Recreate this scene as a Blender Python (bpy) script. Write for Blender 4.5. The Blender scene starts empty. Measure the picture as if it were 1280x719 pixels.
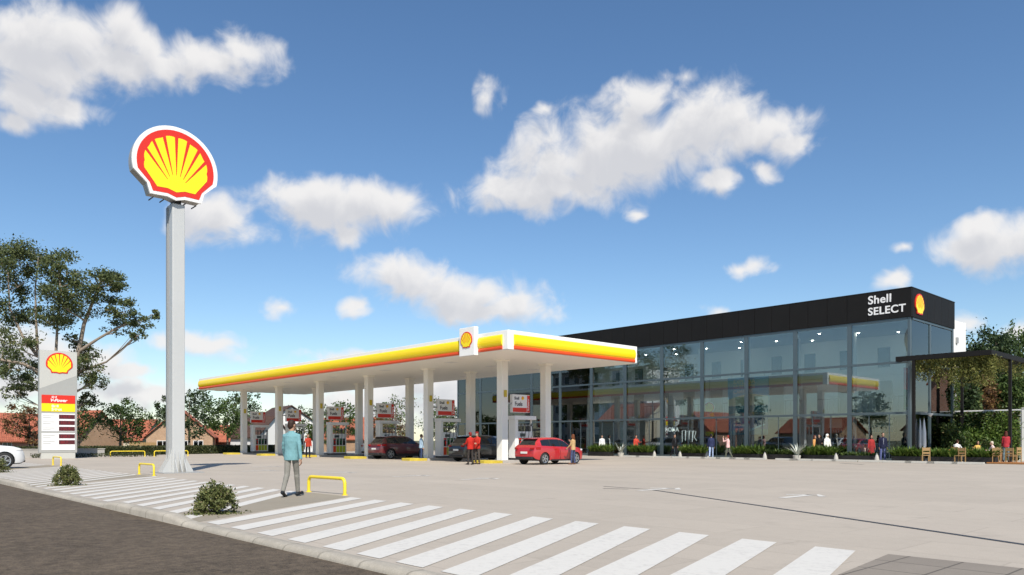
import bpy, bmesh, math, random
import numpy as np
from mathutils import Vector, Matrix, Euler
from math import sin, cos, pi, radians, atan, atan2, sqrt

S = bpy.context.scene
C = S.collection
rnd = random.Random(7)
nrng = np.random.default_rng(11)

# ------------------------------------------------------------------ camera
CAM_H = 1.33
RX, RY = .677, .736            # camera right, in plan (x runs along the shop front, y into the site)
FX, FY = -.736, .677           # camera forward
cam = bpy.data.cameras.new('camera')
camo = bpy.data.objects.new('camera', cam); C.objects.link(camo)
camo.location = (0, 0, CAM_H)
camo.rotation_euler = (radians(90), 0, atan2(.736, .677))
cam.sensor_width = 36; cam.lens = 948 / 1280 * 36
cam.shift_y = (550.5 - 359.5) / 1280
cam.clip_end = 5000; cam.clip_start = .1
S.camera = camo

def P(px, py, z=0.0):
    d = 948. * (CAM_H - z) / (py - 550.5); l = (px - 640) / 948. * d
    return Vector((l * RX + d * FX, l * RY + d * FY, z))
def ray(px):
    l = (px - 640) / 948.
    return (l * RX + FX, l * RY + FY)
def onY(px, Y):                # x where the sight line through px meets the plane y=Y
    r = ray(px); return Y / r[1] * r[0]
def onX(px, X):
    r = ray(px); return X / r[0] * r[1]
def at(px, py, d):
    l = (px - 640) / 948. * d
    return Vector((l * RX + d * FX, l * RY + d * FY, CAM_H + (550.5 - py) / 948. * d))

# ------------------------------------------------------------------ light
SUN_EL = 46.5
SUNV = Vector((.864 * cos(radians(SUN_EL)), -.503 * cos(radians(SUN_EL)), sin(radians(SUN_EL))))
sl = bpy.data.lights.new('sun', 'SUN'); sl.energy = 4.1; sl.angle = radians(.5); sl.color = (1, .95, .87)
so = bpy.data.objects.new('sun', sl); C.objects.link(so)
so.rotation_euler = SUNV.to_track_quat('Z', 'Y').to_euler()
so.location = (0, 0, 60)
S.view_settings.view_transform = 'Standard'; S.view_settings.look = 'None'
S.view_settings.exposure = 0.45; S.view_settings.gamma = 1; S.view_settings.use_curve_mapping = False
S.cycles.max_bounces = 8; S.cycles.transparent_max_bounces = 24
S.cycles.caustics_reflective = False; S.cycles.caustics_refractive = False

W = bpy.data.worlds.new('World'); S.world = W; W.use_nodes = True
nt = W.node_tree; nt.nodes.clear()
def N(tree, typ, **kw):
    n = tree.nodes.new(typ)
    for k, v in kw.items(): setattr(n, k, v)
    return n
def setin(n, **kw):
    for k, v in kw.items():
        for s in n.inputs:
            if s.name == k and s.enabled: s.default_value = v; break
def M_(tree, op, a, b=None, c=None, clamp=False):
    n = tree.nodes.new('ShaderNodeMath'); n.operation = op; n.use_clamp = clamp
    for i, v in enumerate((a, b, c)):
        if v is None: continue
        if isinstance(v, (int, float)): n.inputs[i].default_value = v
        else: tree.links.new(v, n.inputs[i])
    return n.outputs[0]
def V_(tree, op, a, b=None):
    n = tree.nodes.new('ShaderNodeVectorMath'); n.operation = op
    for i, v in enumerate((a, b)):
        if v is None: continue
        if isinstance(v, (tuple, list, Vector)): n.inputs[i].default_value = v
        else: tree.links.new(v, n.inputs[i])
    return n.outputs['Value'] if op in ('DOT_PRODUCT', 'LENGTH') else n.outputs['Vector']

# cumulus: soft ellipses in azimuth / elevation, broken up by noise
BLOBS = [(50,48,60,36),(105,50,60,30),(160,45,45,25),(60,82,85,30),(145,80,65,24),(270,78,60,22),(215,85,45,18),(305,66,38,20),(25,112,55,28),(92,136,36,17),(12,148,30,16),(180,62,40,20),
  (800,128,46,24),(800,180,120,36),(720,208,95,32),(655,240,72,22),(880,160,75,38),(940,168,62,24),(985,180,28,14),(860,98,16,12),(688,180,24,16),(615,125,16,17),(897,226,26,14),(957,214,17,11),(680,140,12,8),(800,267,13,6),(760,195,110,44),(700,235,70,24),
  (415,262,82,30),(475,256,46,24),(375,250,50,17),(430,290,26,16),(270,272,48,28),(236,285,24,17),
  (510,346,66,24),(570,366,62,24),(642,380,46,22),(605,388,75,15),(350,383,21,10),(440,384,18,8),
  (1245,308,76,24),(1285,300,60,32),(1225,290,40,14),(930,338,22,10),(1115,346,20,11),(1127,312,12,7),(893,388,18,10),(1212,402,18,14),
  (250,432,58,15),(160,467,44,10),(175,492,70,15),(105,452,60,26),(55,440,70,30),(40,486,90,20),(450,448,70,11),(480,505,110,26),(545,488,60,34),(1275,420,30,16)]
g = bpy.data.node_groups.new('cloud_field', 'ShaderNodeTree')
g.interface.new_socket('Vec', in_out='INPUT', socket_type='NodeSocketVector')
g.interface.new_socket('Val', in_out='OUTPUT', socket_type='NodeSocketFloat')
gi = N(g, 'NodeGroupInput'); go = N(g, 'NodeGroupOutput')
wn = N(g, 'ShaderNodeTexNoise'); setin(wn, Scale=16., Detail=3., Roughness=.55); g.links.new(gi.outputs[0], wn.inputs['Vector'])
wv = V_(g, 'SUBTRACT', wn.outputs['Color'], (.5, .5, .5)); wv = V_(g, 'MULTIPLY', wv, (.05, .035, 0))
pv = V_(g, 'ADD', gi.outputs[0], wv)
acc = None
for (bx_, by_, rx_, ry_) in BLOBS:
    az = atan((bx_ - 640) / 948.); el = atan((550.5 - by_) / 948. * cos(az))
    q = V_(g, 'SUBTRACT', pv, (az, el, 0)); kk = 1.5 if rx_ < 26 else 1.0
    ca = cos(az)
    q = V_(g, 'MULTIPLY', q, (948 / (kk * rx_ * 1.26 * ca * ca), 948 / (kk * ry_ * 1.28 * ca), 0))
    v = M_(g, 'SUBTRACT', 1.0, V_(g, 'LENGTH', q))
    if rx_ < 26: v = M_(g, 'SUBTRACT', v, .36)
    acc = v if acc is None else M_(g, 'SMOOTH_MAX', acc, v, .25)
fn = N(g, 'ShaderNodeTexNoise'); setin(fn, Scale=21., Detail=11., Roughness=.56, Distortion=.45)
g.links.new(gi.outputs[0], fn.inputs['Vector'])
fz = M_(g, 'MULTIPLY', M_(g, 'SUBTRACT', fn.outputs[0], .5), 1.75)
g.links.new(M_(g, 'ADD', M_(g, 'MAXIMUM', acc, -.9), fz), go.inputs[0])

tc = N(nt, 'ShaderNodeTexCoord'); dirv = tc.outputs['Generated']
rr = V_(nt, 'DOT_PRODUCT', dirv, (RX, RY, 0)); ff = V_(nt, 'DOT_PRODUCT', dirv, (FX, FY, 0)); zz = V_(nt, 'DOT_PRODUCT', dirv, (0, 0, 1))
azs = M_(nt, 'ARCTAN2', rr, ff); els = M_(nt, 'ARCSINE', zz)
cx = N(nt, 'ShaderNodeCombineXYZ'); nt.links.new(azs, cx.inputs[0]); nt.links.new(els, cx.inputs[1])
def field(vec):
    n = N(nt, 'ShaderNodeGroup'); n.node_tree = g; nt.links.new(vec, n.inputs[0]); return n.outputs[0]
f0 = field(cx.outputs[0]); f1 = field(V_(nt, 'ADD', cx.outputs[0], (.006, .022, 0)))
def sstep(v, a, b):
    n = N(nt, 'ShaderNodeMapRange', interpolation_type='SMOOTHSTEP'); setin(n, **{'From Min': a, 'From Max': b, 'To Min': 0., 'To Max': 1.})
    nt.links.new(v, n.inputs['Value']); return n.outputs['Result']
dens = M_(nt, 'MULTIPLY', sstep(f0, -.14, .66), .97)
dark = sstep(f1, -.1, .95)
sky = N(nt, 'ShaderNodeTexSky', sky_type='NISHITA'); sky.sun_disc = False
sky.sun_elevation = radians(SUN_EL); sky.sun_rotation = atan2(.864, -.503)
sky.air_density = 1.0; sky.dust_density = .3; sky.ozone_density = 2.6; sky.altitude = 50
cc = N(nt, 'ShaderNodeMix', data_type='RGBA'); cc.inputs['A'].default_value = (6.6, 6.5, 6.45, 1); cc.inputs['B'].default_value = (4.9, 4.95, 5.2, 1)
nt.links.new(dark, cc.inputs['Factor'])
mx = N(nt, 'ShaderNodeMix', data_type='RGBA'); nt.links.new(dens, mx.inputs['Factor'])
hs = N(nt, 'ShaderNodeHueSaturation'); hs.inputs['Saturation'].default_value = 1.13; nt.links.new(sky.outputs[0], hs.inputs['Color']); nt.links.new(hs.outputs[0], mx.inputs['A']); nt.links.new(cc.outputs['Result'], mx.inputs['B'])
bg = N(nt, 'ShaderNodeBackground'); bg.inputs['Strength'].default_value = .10
nt.links.new(mx.outputs['Result'], bg.inputs['Color'])
wo = N(nt, 'ShaderNodeOutputWorld'); nt.links.new(bg.outputs[0], wo.inputs['Surface'])
W.cycles.sampling_method = 'MANUAL'; W.cycles.sample_map_resolution = 512

# ------------------------------------------------------------------ materials
def newmat(name):
    m = bpy.data.materials.new(name); m.use_nodes = True
    return m, m.node_tree, m.node_tree.nodes['Principled BSDF']
def rgb(h):
    if isinstance(h, str):
        h = h.lstrip('#'); c = [int(h[i:i + 2], 16) / 255 for i in (0, 2, 4)]
        return tuple(x / 12.92 if x <= .04045 else ((x + .055) / 1.055) ** 2.4 for x in c)
    return tuple(h[:3])
def mat(name, col, rough=.6, metal=0., var=.12, vscale=3., bump=0., bscale=40., emit=0., coat=0., spec=.5):
    m, t, b = newmat(name); c = rgb(col)
    b.inputs['Roughness'].default_value = rough; b.inputs['Metallic'].default_value = metal
    b.inputs['Specular IOR Level'].default_value = spec
    if coat: b.inputs['Coat Weight'].default_value = coat; b.inputs['Coat Roughness'].default_value = .04
    tcn = N(t, 'ShaderNodeTexCoord')
    if var:
        n = N(t, 'ShaderNodeTexNoise'); setin(n, Scale=vscale, Detail=5., Roughness=.6)
        t.links.new(tcn.outputs['Object'], n.inputs['Vector'])
        mxn = N(t, 'ShaderNodeMix', data_type='RGBA')
        mxn.inputs['A'].default_value = tuple(x * (1 - var) for x in c) + (1,)
        mxn.inputs['B'].default_value = tuple(min(1, x * (1 + var)) for x in c) + (1,)
        t.links.new(n.outputs[0], mxn.inputs['Factor']); t.links.new(mxn.outputs['Result'], b.inputs['Base Color'])
    else: b.inputs['Base Color'].default_value = c + (1,)
    if bump:
        n2 = N(t, 'ShaderNodeTexNoise'); setin(n2, Scale=bscale, Detail=4.)
        t.links.new(tcn.outputs['Object'], n2.inputs['Vector'])
        bp = N(t, 'ShaderNodeBump'); bp.inputs['Strength'].default_value = bump; bp.inputs['Distance'].default_value = .02
        t.links.new(n2.outputs[0], bp.inputs['Height']); t.links.new(bp.outputs[0], b.inputs['Normal'])
    if emit:
        b.inputs['Emission Color'].default_value = c + (1,); b.inputs['Emission Strength'].default_value = emit
    return m
def leafmat(name, c1, c2, c3, trans=.25, dead=None):
    m, t, b = newmat(name)
    geo = N(t, 'ShaderNodeNewGeometry'); r = geo.outputs['Random Per Island']
    cr = N(t, 'ShaderNodeValToRGB'); e = cr.color_ramp.elements
    e[0].position = 0; e[0].color = rgb(c1) + (1,); e[1].position = 1; e[1].color = rgb(c3) + (1,)
    k = e.new(.55); k.color = rgb(c2) + (1,)
    if dead: k = e.new(.93); k.color = rgb(c3) + (1,); e[-1].color = rgb(dead) + (1,)
    t.links.new(r, cr.inputs[0]); t.links.new(cr.outputs[0], b.inputs['Base Color'])
    b.inputs['Roughness'].default_value = .55; b.inputs['Specular IOR Level'].default_value = .3
    tr = N(t, 'ShaderNodeBsdfTranslucent'); t.links.new(cr.outputs[0], tr.inputs['Color'])
    ms = N(t, 'ShaderNodeMixShader'); ms.inputs[0].default_value = trans
    o = [n for n in t.nodes if n.type == 'OUTPUT_MATERIAL'][0]
    t.links.new(b.outputs[0], ms.inputs[1]); t.links.new(tr.outputs[0], ms.inputs[2]); t.links.new(ms.outputs[0], o.inputs['Surface'])
    return m
def brickmat(name, ca, cb, mortar, scale, bw, bh, msize, wallmode=True, rough=.85, bump=.4, horiz=False):
    m, t, b = newmat(name)
    tcn = N(t, 'ShaderNodeTexCoord'); sp = N(t, 'ShaderNodeSeparateXYZ'); t.links.new(tcn.outputs['Object'], sp.inputs[0])
    cb_ = N(t, 'ShaderNodeCombineXYZ')
    if horiz: t.links.new(sp.outputs[0], cb_.inputs[0]); t.links.new(sp.outputs[1], cb_.inputs[1])
    else:
        t.links.new(M_(t, 'ADD', sp.outputs[0], sp.outputs[1]), cb_.inputs[0]); t.links.new(sp.outputs[2], cb_.inputs[1])
    br = N(t, 'ShaderNodeTexBrick')
    setin(br, Color1=rgb(ca) + (1,), Color2=rgb(cb) + (1,), Mortar=rgb(mortar) + (1,), Scale=scale)
    br.inputs['Brick Width'].default_value = bw; br.inputs['Row Height'].default_value = bh; br.inputs['Mortar Size'].default_value = msize
    t.links.new(cb_.outputs[0], br.inputs['Vector'])
    n = N(t, 'ShaderNodeTexNoise'); setin(n, Scale=1.3, Detail=6., Roughness=.65); t.links.new(tcn.outputs['Object'], n.inputs['Vector'])
    mu = N(t, 'ShaderNodeMix', data_type='RGBA', blend_type='MULTIPLY'); mu.inputs['Factor'].default_value = .5
    t.links.new(br.outputs['Color'], mu.inputs['A']); t.links.new(n.outputs[0], mu.inputs['B'])
    br2 = N(t, 'ShaderNodeMix', data_type='RGBA', blend_type='MULTIPLY'); br2.inputs['Factor'].default_value = 1; br2.inputs['B'].default_value = (1.3, 1.3, 1.3, 1)
    t.links.new(mu.outputs['Result'], br2.inputs['A']); t.links.new(br2.outputs['Result'], b.inputs['Base Color'])
    b.inputs['Roughness'].default_value = rough
    bp = N(t, 'ShaderNodeBump'); bp.inputs['Strength'].default_value = bump; bp.inputs['Distance'].default_value = .02; bp.invert = True
    t.links.new(br.outputs['Fac'], bp.inputs['Height']); t.links.new(bp.outputs[0], b.inputs['Normal'])
    return m
def glassmat(name, tint, base=.1, rough=.0):
    m, t, b = newmat(name); t.nodes.remove(b)
    o = [n for n in t.nodes if n.type == 'OUTPUT_MATERIAL'][0]
    tr = N(t, 'ShaderNodeBsdfTransparent'); tr.inputs[0].default_value = rgb(tint) + (1,)
    gl = N(t, 'ShaderNodeBsdfGlossy'); gl.inputs['Roughness'].default_value = rough; gl.inputs[0].default_value = (.95, .98, 1, 1)
    fr = N(t, 'ShaderNodeFresnel'); fr.inputs[0].default_value = 1.5
    fac = M_(t, 'ADD', M_(t, 'MULTIPLY', fr.outputs[0], .95), base, clamp=True)
    ms = N(t, 'ShaderNodeMixShader'); t.links.new(fac, ms.inputs[0]); t.links.new(tr.outputs[0], ms.inputs[1]); t.links.new(gl.outputs[0], ms.inputs[2])
    t.links.new(ms.outputs[0], o.inputs['Surface'])
    return m
def groundmat(name, col, streak, scale=.35, tile=None, joint=None, speck=.0, bump=.15, rough=.85, coarse=0., spots=0., cscale=17.):
    """paving / asphalt in metres: broad stains, fine grain and (optional) slab joints"""
    m, t, b = newmat(name); c = rgb(col)
    tcn = N(t, 'ShaderNodeTexCoord'); ob = tcn.outputs['Object']
    n1 = N(t, 'ShaderNodeTexNoise'); setin(n1, Scale=scale, Detail=7., Roughness=.62); t.links.new(ob, n1.inputs['Vector'])
    n2 = N(t, 'ShaderNodeTexNoise'); setin(n2, Scale=55., Detail=3., Roughness=.7); t.links.new(ob, n2.inputs['Vector'])
    n3 = N(t, 'ShaderNodeTexNoise'); setin(n3, Scale=4.5, Detail=6., Roughness=.7); t.links.new(ob, n3.inputs['Vector'])
    k = M_(t, 'ADD', M_(t, 'MULTIPLY', M_(t, 'SUBTRACT', n1.outputs[0], .5), streak * 2.2), 1.0)
    k = M_(t, 'ADD', k, M_(t, 'MULTIPLY', M_(t, 'SUBTRACT', n3.outputs[0], .5), streak * 1.3))
    k = M_(t, 'ADD', k, M_(t, 'MULTIPLY', M_(t, 'SUBTRACT', n2.outputs[0], .5), speck * 2))
    if coarse:
        n4 = N(t, 'ShaderNodeTexNoise'); setin(n4, Scale=cscale, Detail=5., Roughness=.75); t.links.new(ob, n4.inputs['Vector'])
        k = M_(t, 'ADD', k, M_(t, 'MULTIPLY', M_(t, 'SUBTRACT', n4.outputs[0], .5), coarse))
    if spots:
        vo = N(t, 'ShaderNodeTexNoise'); setin(vo, Scale=1.1, Detail=5., Roughness=.55); t.links.new(ob, vo.inputs['Vector'])
        mr = N(t, 'ShaderNodeMapRange'); setin(mr, **{'From Min': .60, 'From Max': .74, 'To Min': 1., 'To Max': 1. - spots}); t.links.new(vo.outputs[0], mr.inputs['Value'])
        k = M_(t, 'MULTIPLY', k, mr.outputs[0])
    if tile:
        br = N(t, 'ShaderNodeTexBrick'); setin(br, Color1=(1, 1, 1, 1), Color2=(.93, .93, .93, 1), Mortar=(joint, joint, joint, 1), Scale=1.)
        br.inputs['Brick Width'].default_value = tile[0]; br.inputs['Row Height'].default_value = tile[1]; br.inputs['Mortar Size'].default_value = tile[2]
        br.offset = tile[3] if len(tile) > 3 else .5
        t.links.new(ob, br.inputs['Vector'])
        sepc = N(t, 'ShaderNodeSeparateColor'); t.links.new(br.outputs['Color'], sepc.inputs[0])
        k = M_(t, 'MULTIPLY', k, sepc.outputs[0])
    vm = V_(t, 'SCALE', c); t.links.new(k, vm.node.inputs['Scale'])
    t.links.new(vm, b.inputs['Base Color']); b.inputs['Roughness'].default_value = rough; b.inputs['Specular IOR Level'].default_value = .3
    bp = N(t, 'ShaderNodeBump'); bp.inputs['Strength'].default_value = bump; bp.inputs['Distance'].default_value = .01
    t.links.new(n2.outputs[0], bp.inputs['Height']); t.links.new(bp.outputs[0], b.inputs['Normal'])
    return m
def paintmat(name, col, wear=.25):
    """road paint, worn through in places to the paving below"""
    m, t, b = newmat(name); tcn = N(t, 'ShaderNodeTexCoord'); ob = tcn.outputs['Object']
    n1 = N(t, 'ShaderNodeTexNoise'); setin(n1, Scale=9., Detail=8., Roughness=.75); t.links.new(ob, n1.inputs['Vector'])
    n2 = N(t, 'ShaderNodeTexNoise'); setin(n2, Scale=.8, Detail=4.); t.links.new(ob, n2.inputs['Vector'])
    mr = N(t, 'ShaderNodeMapRange'); setin(mr, **{'From Min': .50, 'From Max': .74, 'To Min': 0., 'To Max': wear * 2})
    t.links.new(M_(t, 'ADD', n1.outputs[0], M_(t, 'MULTIPLY', M_(t, 'SUBTRACT', n2.outputs[0], .5), .3)), mr.inputs['Value'])
    mxn = N(t, 'ShaderNodeMix', data_type='RGBA'); mxn.inputs['A'].default_value = rgb(col) + (1,); mxn.inputs['B'].default_value = (.34, .32, .29, 1)
    t.links.new(mr.outputs[0], mxn.inputs['Factor']); t.links.new(mxn.outputs['Result'], b.inputs['Base Color'])
    b.inputs['Roughness'].default_value = .7
    return m

MT = dict(
  white=mat('white_paint', (.80, .79, .77), .45, var=.04),
  offwhite=mat('offwhite_cladding', (.84, .825, .775), .5, var=.05, vscale=.8),
  soffit=mat('soffit_white', (.95, .92, .84), .5, var=.03, vscale=.3),
  yellow=mat('sign_yellow', (.93, .68, .006), .3, var=.02),
  paleyellow=mat('scallop_yellow', (.95, .74, .01), .35, var=.02),
  red=mat('sign_red', (.66, .028, .012), .35, var=.04),
  orange=mat('band_orange', (.72, .075, .012), .35, var=.04),
  safety=mat('safety_yellow', (.80, .60, .03), .4, var=.1, vscale=6),
  islandyellow=mat('kerb_yellow', (.55, .42, .045), .7, var=.22, vscale=5),
  black=mat('black_cladding', (.010, .009, .008), .6, var=.25, vscale=.7, spec=.22),
  blackmetal=mat('black_metal', (.014, .013, .012), .5),
  darkgrey=mat('dark_grey', (.035, .035, .036), .5),
  grey=mat('grey_metal', (.36, .36, .35), .45, metal=.25, var=.06),
  lgrey=mat('pole_grey', (.52, .52, .50), .42, metal=.15, var=.05, vscale=1.2),
  pgrey=mat('panel_grey', (.36, .36, .335), .5, var=.04),
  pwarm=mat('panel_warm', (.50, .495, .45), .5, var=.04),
  mullion=mat('blue_grey_aluminium', (.10, .135, .15), .35, metal=.4, var=.06),
  concrete=mat('concrete', (.40, .38, .35), .85, var=.22, vscale=4, bump=.3),
  kerb=groundmat('kerb_stone', (.39, .35, .285), .35, .8, tile=(.9, 9., .02, .0), joint=.66, speck=.35, coarse=.3),
  stone=mat('pale_stone', (.44, .42, .37), .8, var=.15, vscale=8, bump=.3),
  tyre=mat('tyre_rubber', (.018, .018, .018), .8),
  rim=mat('alloy', (.55, .55, .56), .3, metal=.8, var=.05),
  trim=mat('black_trim', (.016, .016, .017), .55),
  carglass=mat('car_glass', (.012, .015, .017), .06, var=0, spec=.8),
  lamp=mat('lamp_glass', (.75, .75, .74), .1, var=0),
  tail=mat('tail_lamp', (.34, .008, .008), .15, var=0),
  plate=mat('plate_white', (.75, .74, .70), .4),
  wood=mat('warm_wood', (.42, .23, .09), .5, var=.25, vscale=5),
  lwood=mat('light_wood', (.34, .21, .085), .5, var=.2, vscale=5),
  owood=mat('orange_wood', (.42, .17, .05), .5, var=.2, vscale=5),
  bark=mat('bark', (.16, .125, .095), .9, var=.35, vscale=6, bump=.7, bscale=18),
  bark2=mat('pale_bark', (.26, .21, .16), .9, var=.35, vscale=5, bump=.7, bscale=14),
  hose=mat('black_hose', (.012, .012, .012), .45),
  green=mat('nozzle_green', (.02, .17, .05), .4), lime=mat('panel_lime', (.42, .46, .02), .45), screen=mat('dark_screen', (.05, .07, .075), .15),
  led=mat('price_digits', (.20, .012, .018), .4, var=.1), ledback=mat('price_back', (.085, .012, .016), .35),
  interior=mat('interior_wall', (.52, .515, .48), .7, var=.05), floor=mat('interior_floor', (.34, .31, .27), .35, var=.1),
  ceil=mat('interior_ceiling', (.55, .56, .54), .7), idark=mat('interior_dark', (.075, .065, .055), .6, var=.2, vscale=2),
  down=mat('downlight', (1, .95, .85), .4, var=0, emit=26.),
  soil=mat('soil', (.06, .045, .03), .95, var=.3, vscale=8),
  glass=glassmat('facade_glass', (.875, .95, .955), .085), clear=glassmat('house_glass', (.3, .34, .36), .15),
  brick=brickmat('brick_wall', (.38, .20, .10), (.46, .26, .13), (.50, .40, .30), 1., .23, .075, .012),
  brick2=brickmat('brick_wall_red', (.40, .17, .10), (.34, .13, .08), (.48, .38, .30), 1., .23, .075, .012),
  tile=brickmat('roof_tile', (.50, .165, .085), (.39, .115, .06), (.19, .045, .03), 1., .28, .22, .018, bump=.9),
  browntile=brickmat('brown_roof_tile', (.10, .05, .032), (.075, .037, .026), (.03, .018, .014), 1., .28, .22, .018, bump=.9),
  plaster=mat('white_plaster', (.74, .73, .70), .8, var=.06, vscale=1), cream=mat('cream_plaster', (.56, .48, .36), .8, var=.1, vscale=1),
  yard=groundmat('yard_paving', (.43, .374, .306), .13, .22, tile=(2.4, 1.2, .016), joint=.86, speck=.2, coarse=.14, spots=.13),
  slab=groundmat('forecourt_slab', (.43, .39, .34), .08, .3, speck=.1),
  median=groundmat('median_paving', (.285, .247, .188), .14, .5, speck=.16),
  paver=groundmat('paver_slab', (.25, .215, .175), .16, .9, tile=(.55, .62, .012, .0), joint=.45, speck=.2),
  asphalt=groundmat('asphalt', (.100, .076, .052), .30, .5, speck=1.4, coarse=2.3, cscale=8., bump=1., rough=.9),
  earth=groundmat('earth', (.10, .10, .05), .5, .08, speck=.3),
  paint=paintmat('road_paint', (.61, .58, .52)),
  leafeuc=leafmat('eucalyptus_leaf', (.05, .07, .027), (.098, .124, .044), (.18, .205, .078), .3, (.16, .10, .045)),
  leafgreen=leafmat('green_leaf', (.035, .062, .016), (.07, .115, .028), (.135, .185, .05), .3),
  leafdark=leafmat('dark_leaf', (.02, .038, .014), (.04, .07, .024), (.085, .115, .042), .22),
  leafhedge=leafmat('hedge_leaf', (.022, .036, .012), (.045, .06, .02), (.12, .12, .05), .2, (.16, .14, .07)),
  leafbush=leafmat('bush_leaf', (.06, .075, .02), (.13, .15, .045), (.26, .26, .11), .3, (.22, .17, .08)),
  leaffern=leafmat('fern_leaf', (.05, .095, .015), (.10, .17, .028), (.21, .28, .06), .4),
  leafred=leafmat('russet_leaf', (.07, .04, .02), (.16, .08, .035), (.24, .15, .05), .25, (.10, .11, .04)),
  leafivy=leafmat('creeper_leaf', (.03, .06, .015), (.07, .12, .028), (.17, .20, .06), .3, (.20, .11, .04)),
  leafvine=leafmat('vine_leaf', (.09, .10, .02), (.19, .20, .05), (.34, .33, .11), .4, (.28, .2, .08)),
  leafpale=leafmat('agave_leaf', (.38, .42, .36), (.5, .53, .46), (.62, .63, .55), .15),
  petal=leafmat('flower_petal', (.75, .62, .12), (.78, .74, .35), (.8, .79, .66), .3),
)

# ------------------------------------------------------------------ geometry helpers
class MB:
    def __init__(s): s.v = []; s.f = []
    def add(s, vs, fs, M=None):
        o = len(s.v)
        s.v += [tuple(M @ Vector(p)) if M else tuple(p) for p in vs]; s.f += [tuple(i + o for i in f) for f in fs]; return s
    def box(s, x0, x1, y0, y1, z0, z1, M=None):
        return s.add([(x0,y0,z0),(x1,y0,z0),(x1,y1,z0),(x0,y1,z0),(x0,y0,z1),(x1,y0,z1),(x1,y1,z1),(x0,y1,z1)],
                     [(0,3,2,1),(4,5,6,7),(0,1,5,4),(1,2,6,5),(2,3,7,6),(3,0,4,7)], M)
    def cbox(s, c, sx, sy, sz, rz=0, rx=0):
        M = Matrix.Translation(Vector(c)) @ Euler((rx, 0, rz)).to_matrix().to_4x4()
        return s.box(-sx/2, sx/2, -sy/2, sy/2, -sz/2, sz/2, M)
    def prism(s, poly, z0, z1, M=None):
        n = len(poly)
        return s.add([(x, y, z0) for x, y in poly] + [(x, y, z1) for x, y in poly],
                     [tuple(range(n))[::-1], tuple(range(n, 2*n))] + [(i, (i+1) % n, n+(i+1) % n, n+i) for i in range(n)], M)
    def loft(s, rings, cap=True, M=None):
        n = len(rings[0]); vs = [p for r in rings for p in r]; fs = []
        for k in range(len(rings)-1):
            for i in range(n):
                j = (i+1) % n; fs.append((k*n+i, k*n+j, (k+1)*n+j, (k+1)*n+i))
        if cap: fs += [tuple(range(n))[::-1], tuple(range((len(rings)-1)*n, len(rings)*n))]
        return s.add(vs, fs, M)
    def tube(s, pts, r, n=8, cap=True):
        pts = [Vector(p) for p in pts]; rs = r if isinstance(r, (list, tuple)) else [r]*len(pts)
        rings = []; up = None
        for i, p in enumerate(pts):
            t = (pts[min(i+1, len(pts)-1)] - pts[max(i-1, 0)])
            if t.length < 1e-9: t = Vector((0, 0, 1))
            t.normalize()
            if up is None: up = t.orthogonal().normalized()
            else:
                up = up - t * up.dot(t)
                up = up.normalized() if up.length > 1e-6 else t.orthogonal().normalized()
            b = t.cross(up)
            rings.append([p + (up*cos(2*pi*k/n) + b*sin(2*pi*k/n))*rs[i] for k in range(n)])
        return s.loft(rings, cap)
    def lathe(s, prof, n=20, M=None, cap=True):
        return s.loft([[(r*cos(2*pi*k/n), r*sin(2*pi*k/n), z) for k in range(n)] for r, z in prof], cap, M)
    def ell(s, c, rx, ry, rz, nu=12, nv=8, R=None):
        M = Matrix.Translation(Vector(c)) @ (R.to_4x4() if R else Matrix())
        rings = []
        for j in range(nv+1):
            a = -pi/2 + pi*(j+.001 if j == 0 else (j-.001 if j == nv else j))/nv
            rings.append([(rx*cos(a)*cos(2*pi*k/nu), ry*cos(a)*sin(2*pi*k/nu), rz*sin(a)) for k in range(nu)])
        return s.loft(rings, True, M)
    def cone(s, p0, p1, r0, r1, n=10):          # limb: tapered, round-ended
        p0 = Vector(p0); p1 = Vector(p1); t = (p1-p0); L = t.length; t = t/L if L > 1e-6 else Vector((0,0,1))
        pts = []; rs = []
        for a in (-89, -60, -30): pts.append(p0 + t*r0*sin(radians(a))); rs.append(max(r0*cos(radians(a)), .0005))
        for k in range(5): pts.append(p0.lerp(p1, k/4)); rs.append(r0+(r1-r0)*k/4)
        for a in (30, 60, 89): pts.append(p1 + t*r1*sin(radians(a))); rs.append(max(r1*cos(radians(a)), .0005))
        return s.tube(pts, rs, n)
    def mesh(s, name):
        me = bpy.data.meshes.new(name); me.from_pydata(s.v, [], s.f); me.update(); return me
    def build(s, name, m, parent=None, loc=None, rz=0, bevel=0, smooth=False, fix=True):
        me = s.mesh(name)
        if fix:
            bm = bmesh.new(); bm.from_mesh(me); bmesh.ops.recalc_face_normals(bm, faces=bm.faces)
            if bevel: bmesh.ops.bevel(bm, geom=[e for e in bm.edges if len(e.link_faces) == 2 and e.calc_face_angle(0) > .6], offset=bevel, segments=2, affect='EDGES', profile=.5, clamp_overlap=True)
            bm.to_mesh(me); bm.free()
        if smooth:
            me.polygons.foreach_set('use_smooth', [True]*len(me.polygons))
            try: me.set_sharp_from_angle(angle=radians(50))
            except Exception: pass
        return link(name, me, m, parent, loc, rz)
def link(name, me, m, parent=None, loc=None, rz=0):
    o = bpy.data.objects.new(name, me); C.objects.link(o)
    if m is not None: me.materials.append(MT[m] if isinstance(m, str) else m)
    if parent: o.parent = parent
    if loc is not None: o.location = loc
    if rz: o.rotation_euler = (0, 0, rz)
    return o
def tag(o, label=None, cat=None, group=None, kind=None):
    if label: o['label'] = label
    if cat: o['category'] = cat
    if group: o['group'] = group
    if kind: o['kind'] = kind
    return o
def thing(name, label, cat, loc=(0,0,0), rz=0, group=None):
    o = bpy.data.objects.new(name, None); C.objects.link(o); o.empty_display_size = .3
    o.location = loc; o.rotation_euler = (0, 0, rz)
    return tag(o, label, cat, group)
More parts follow.
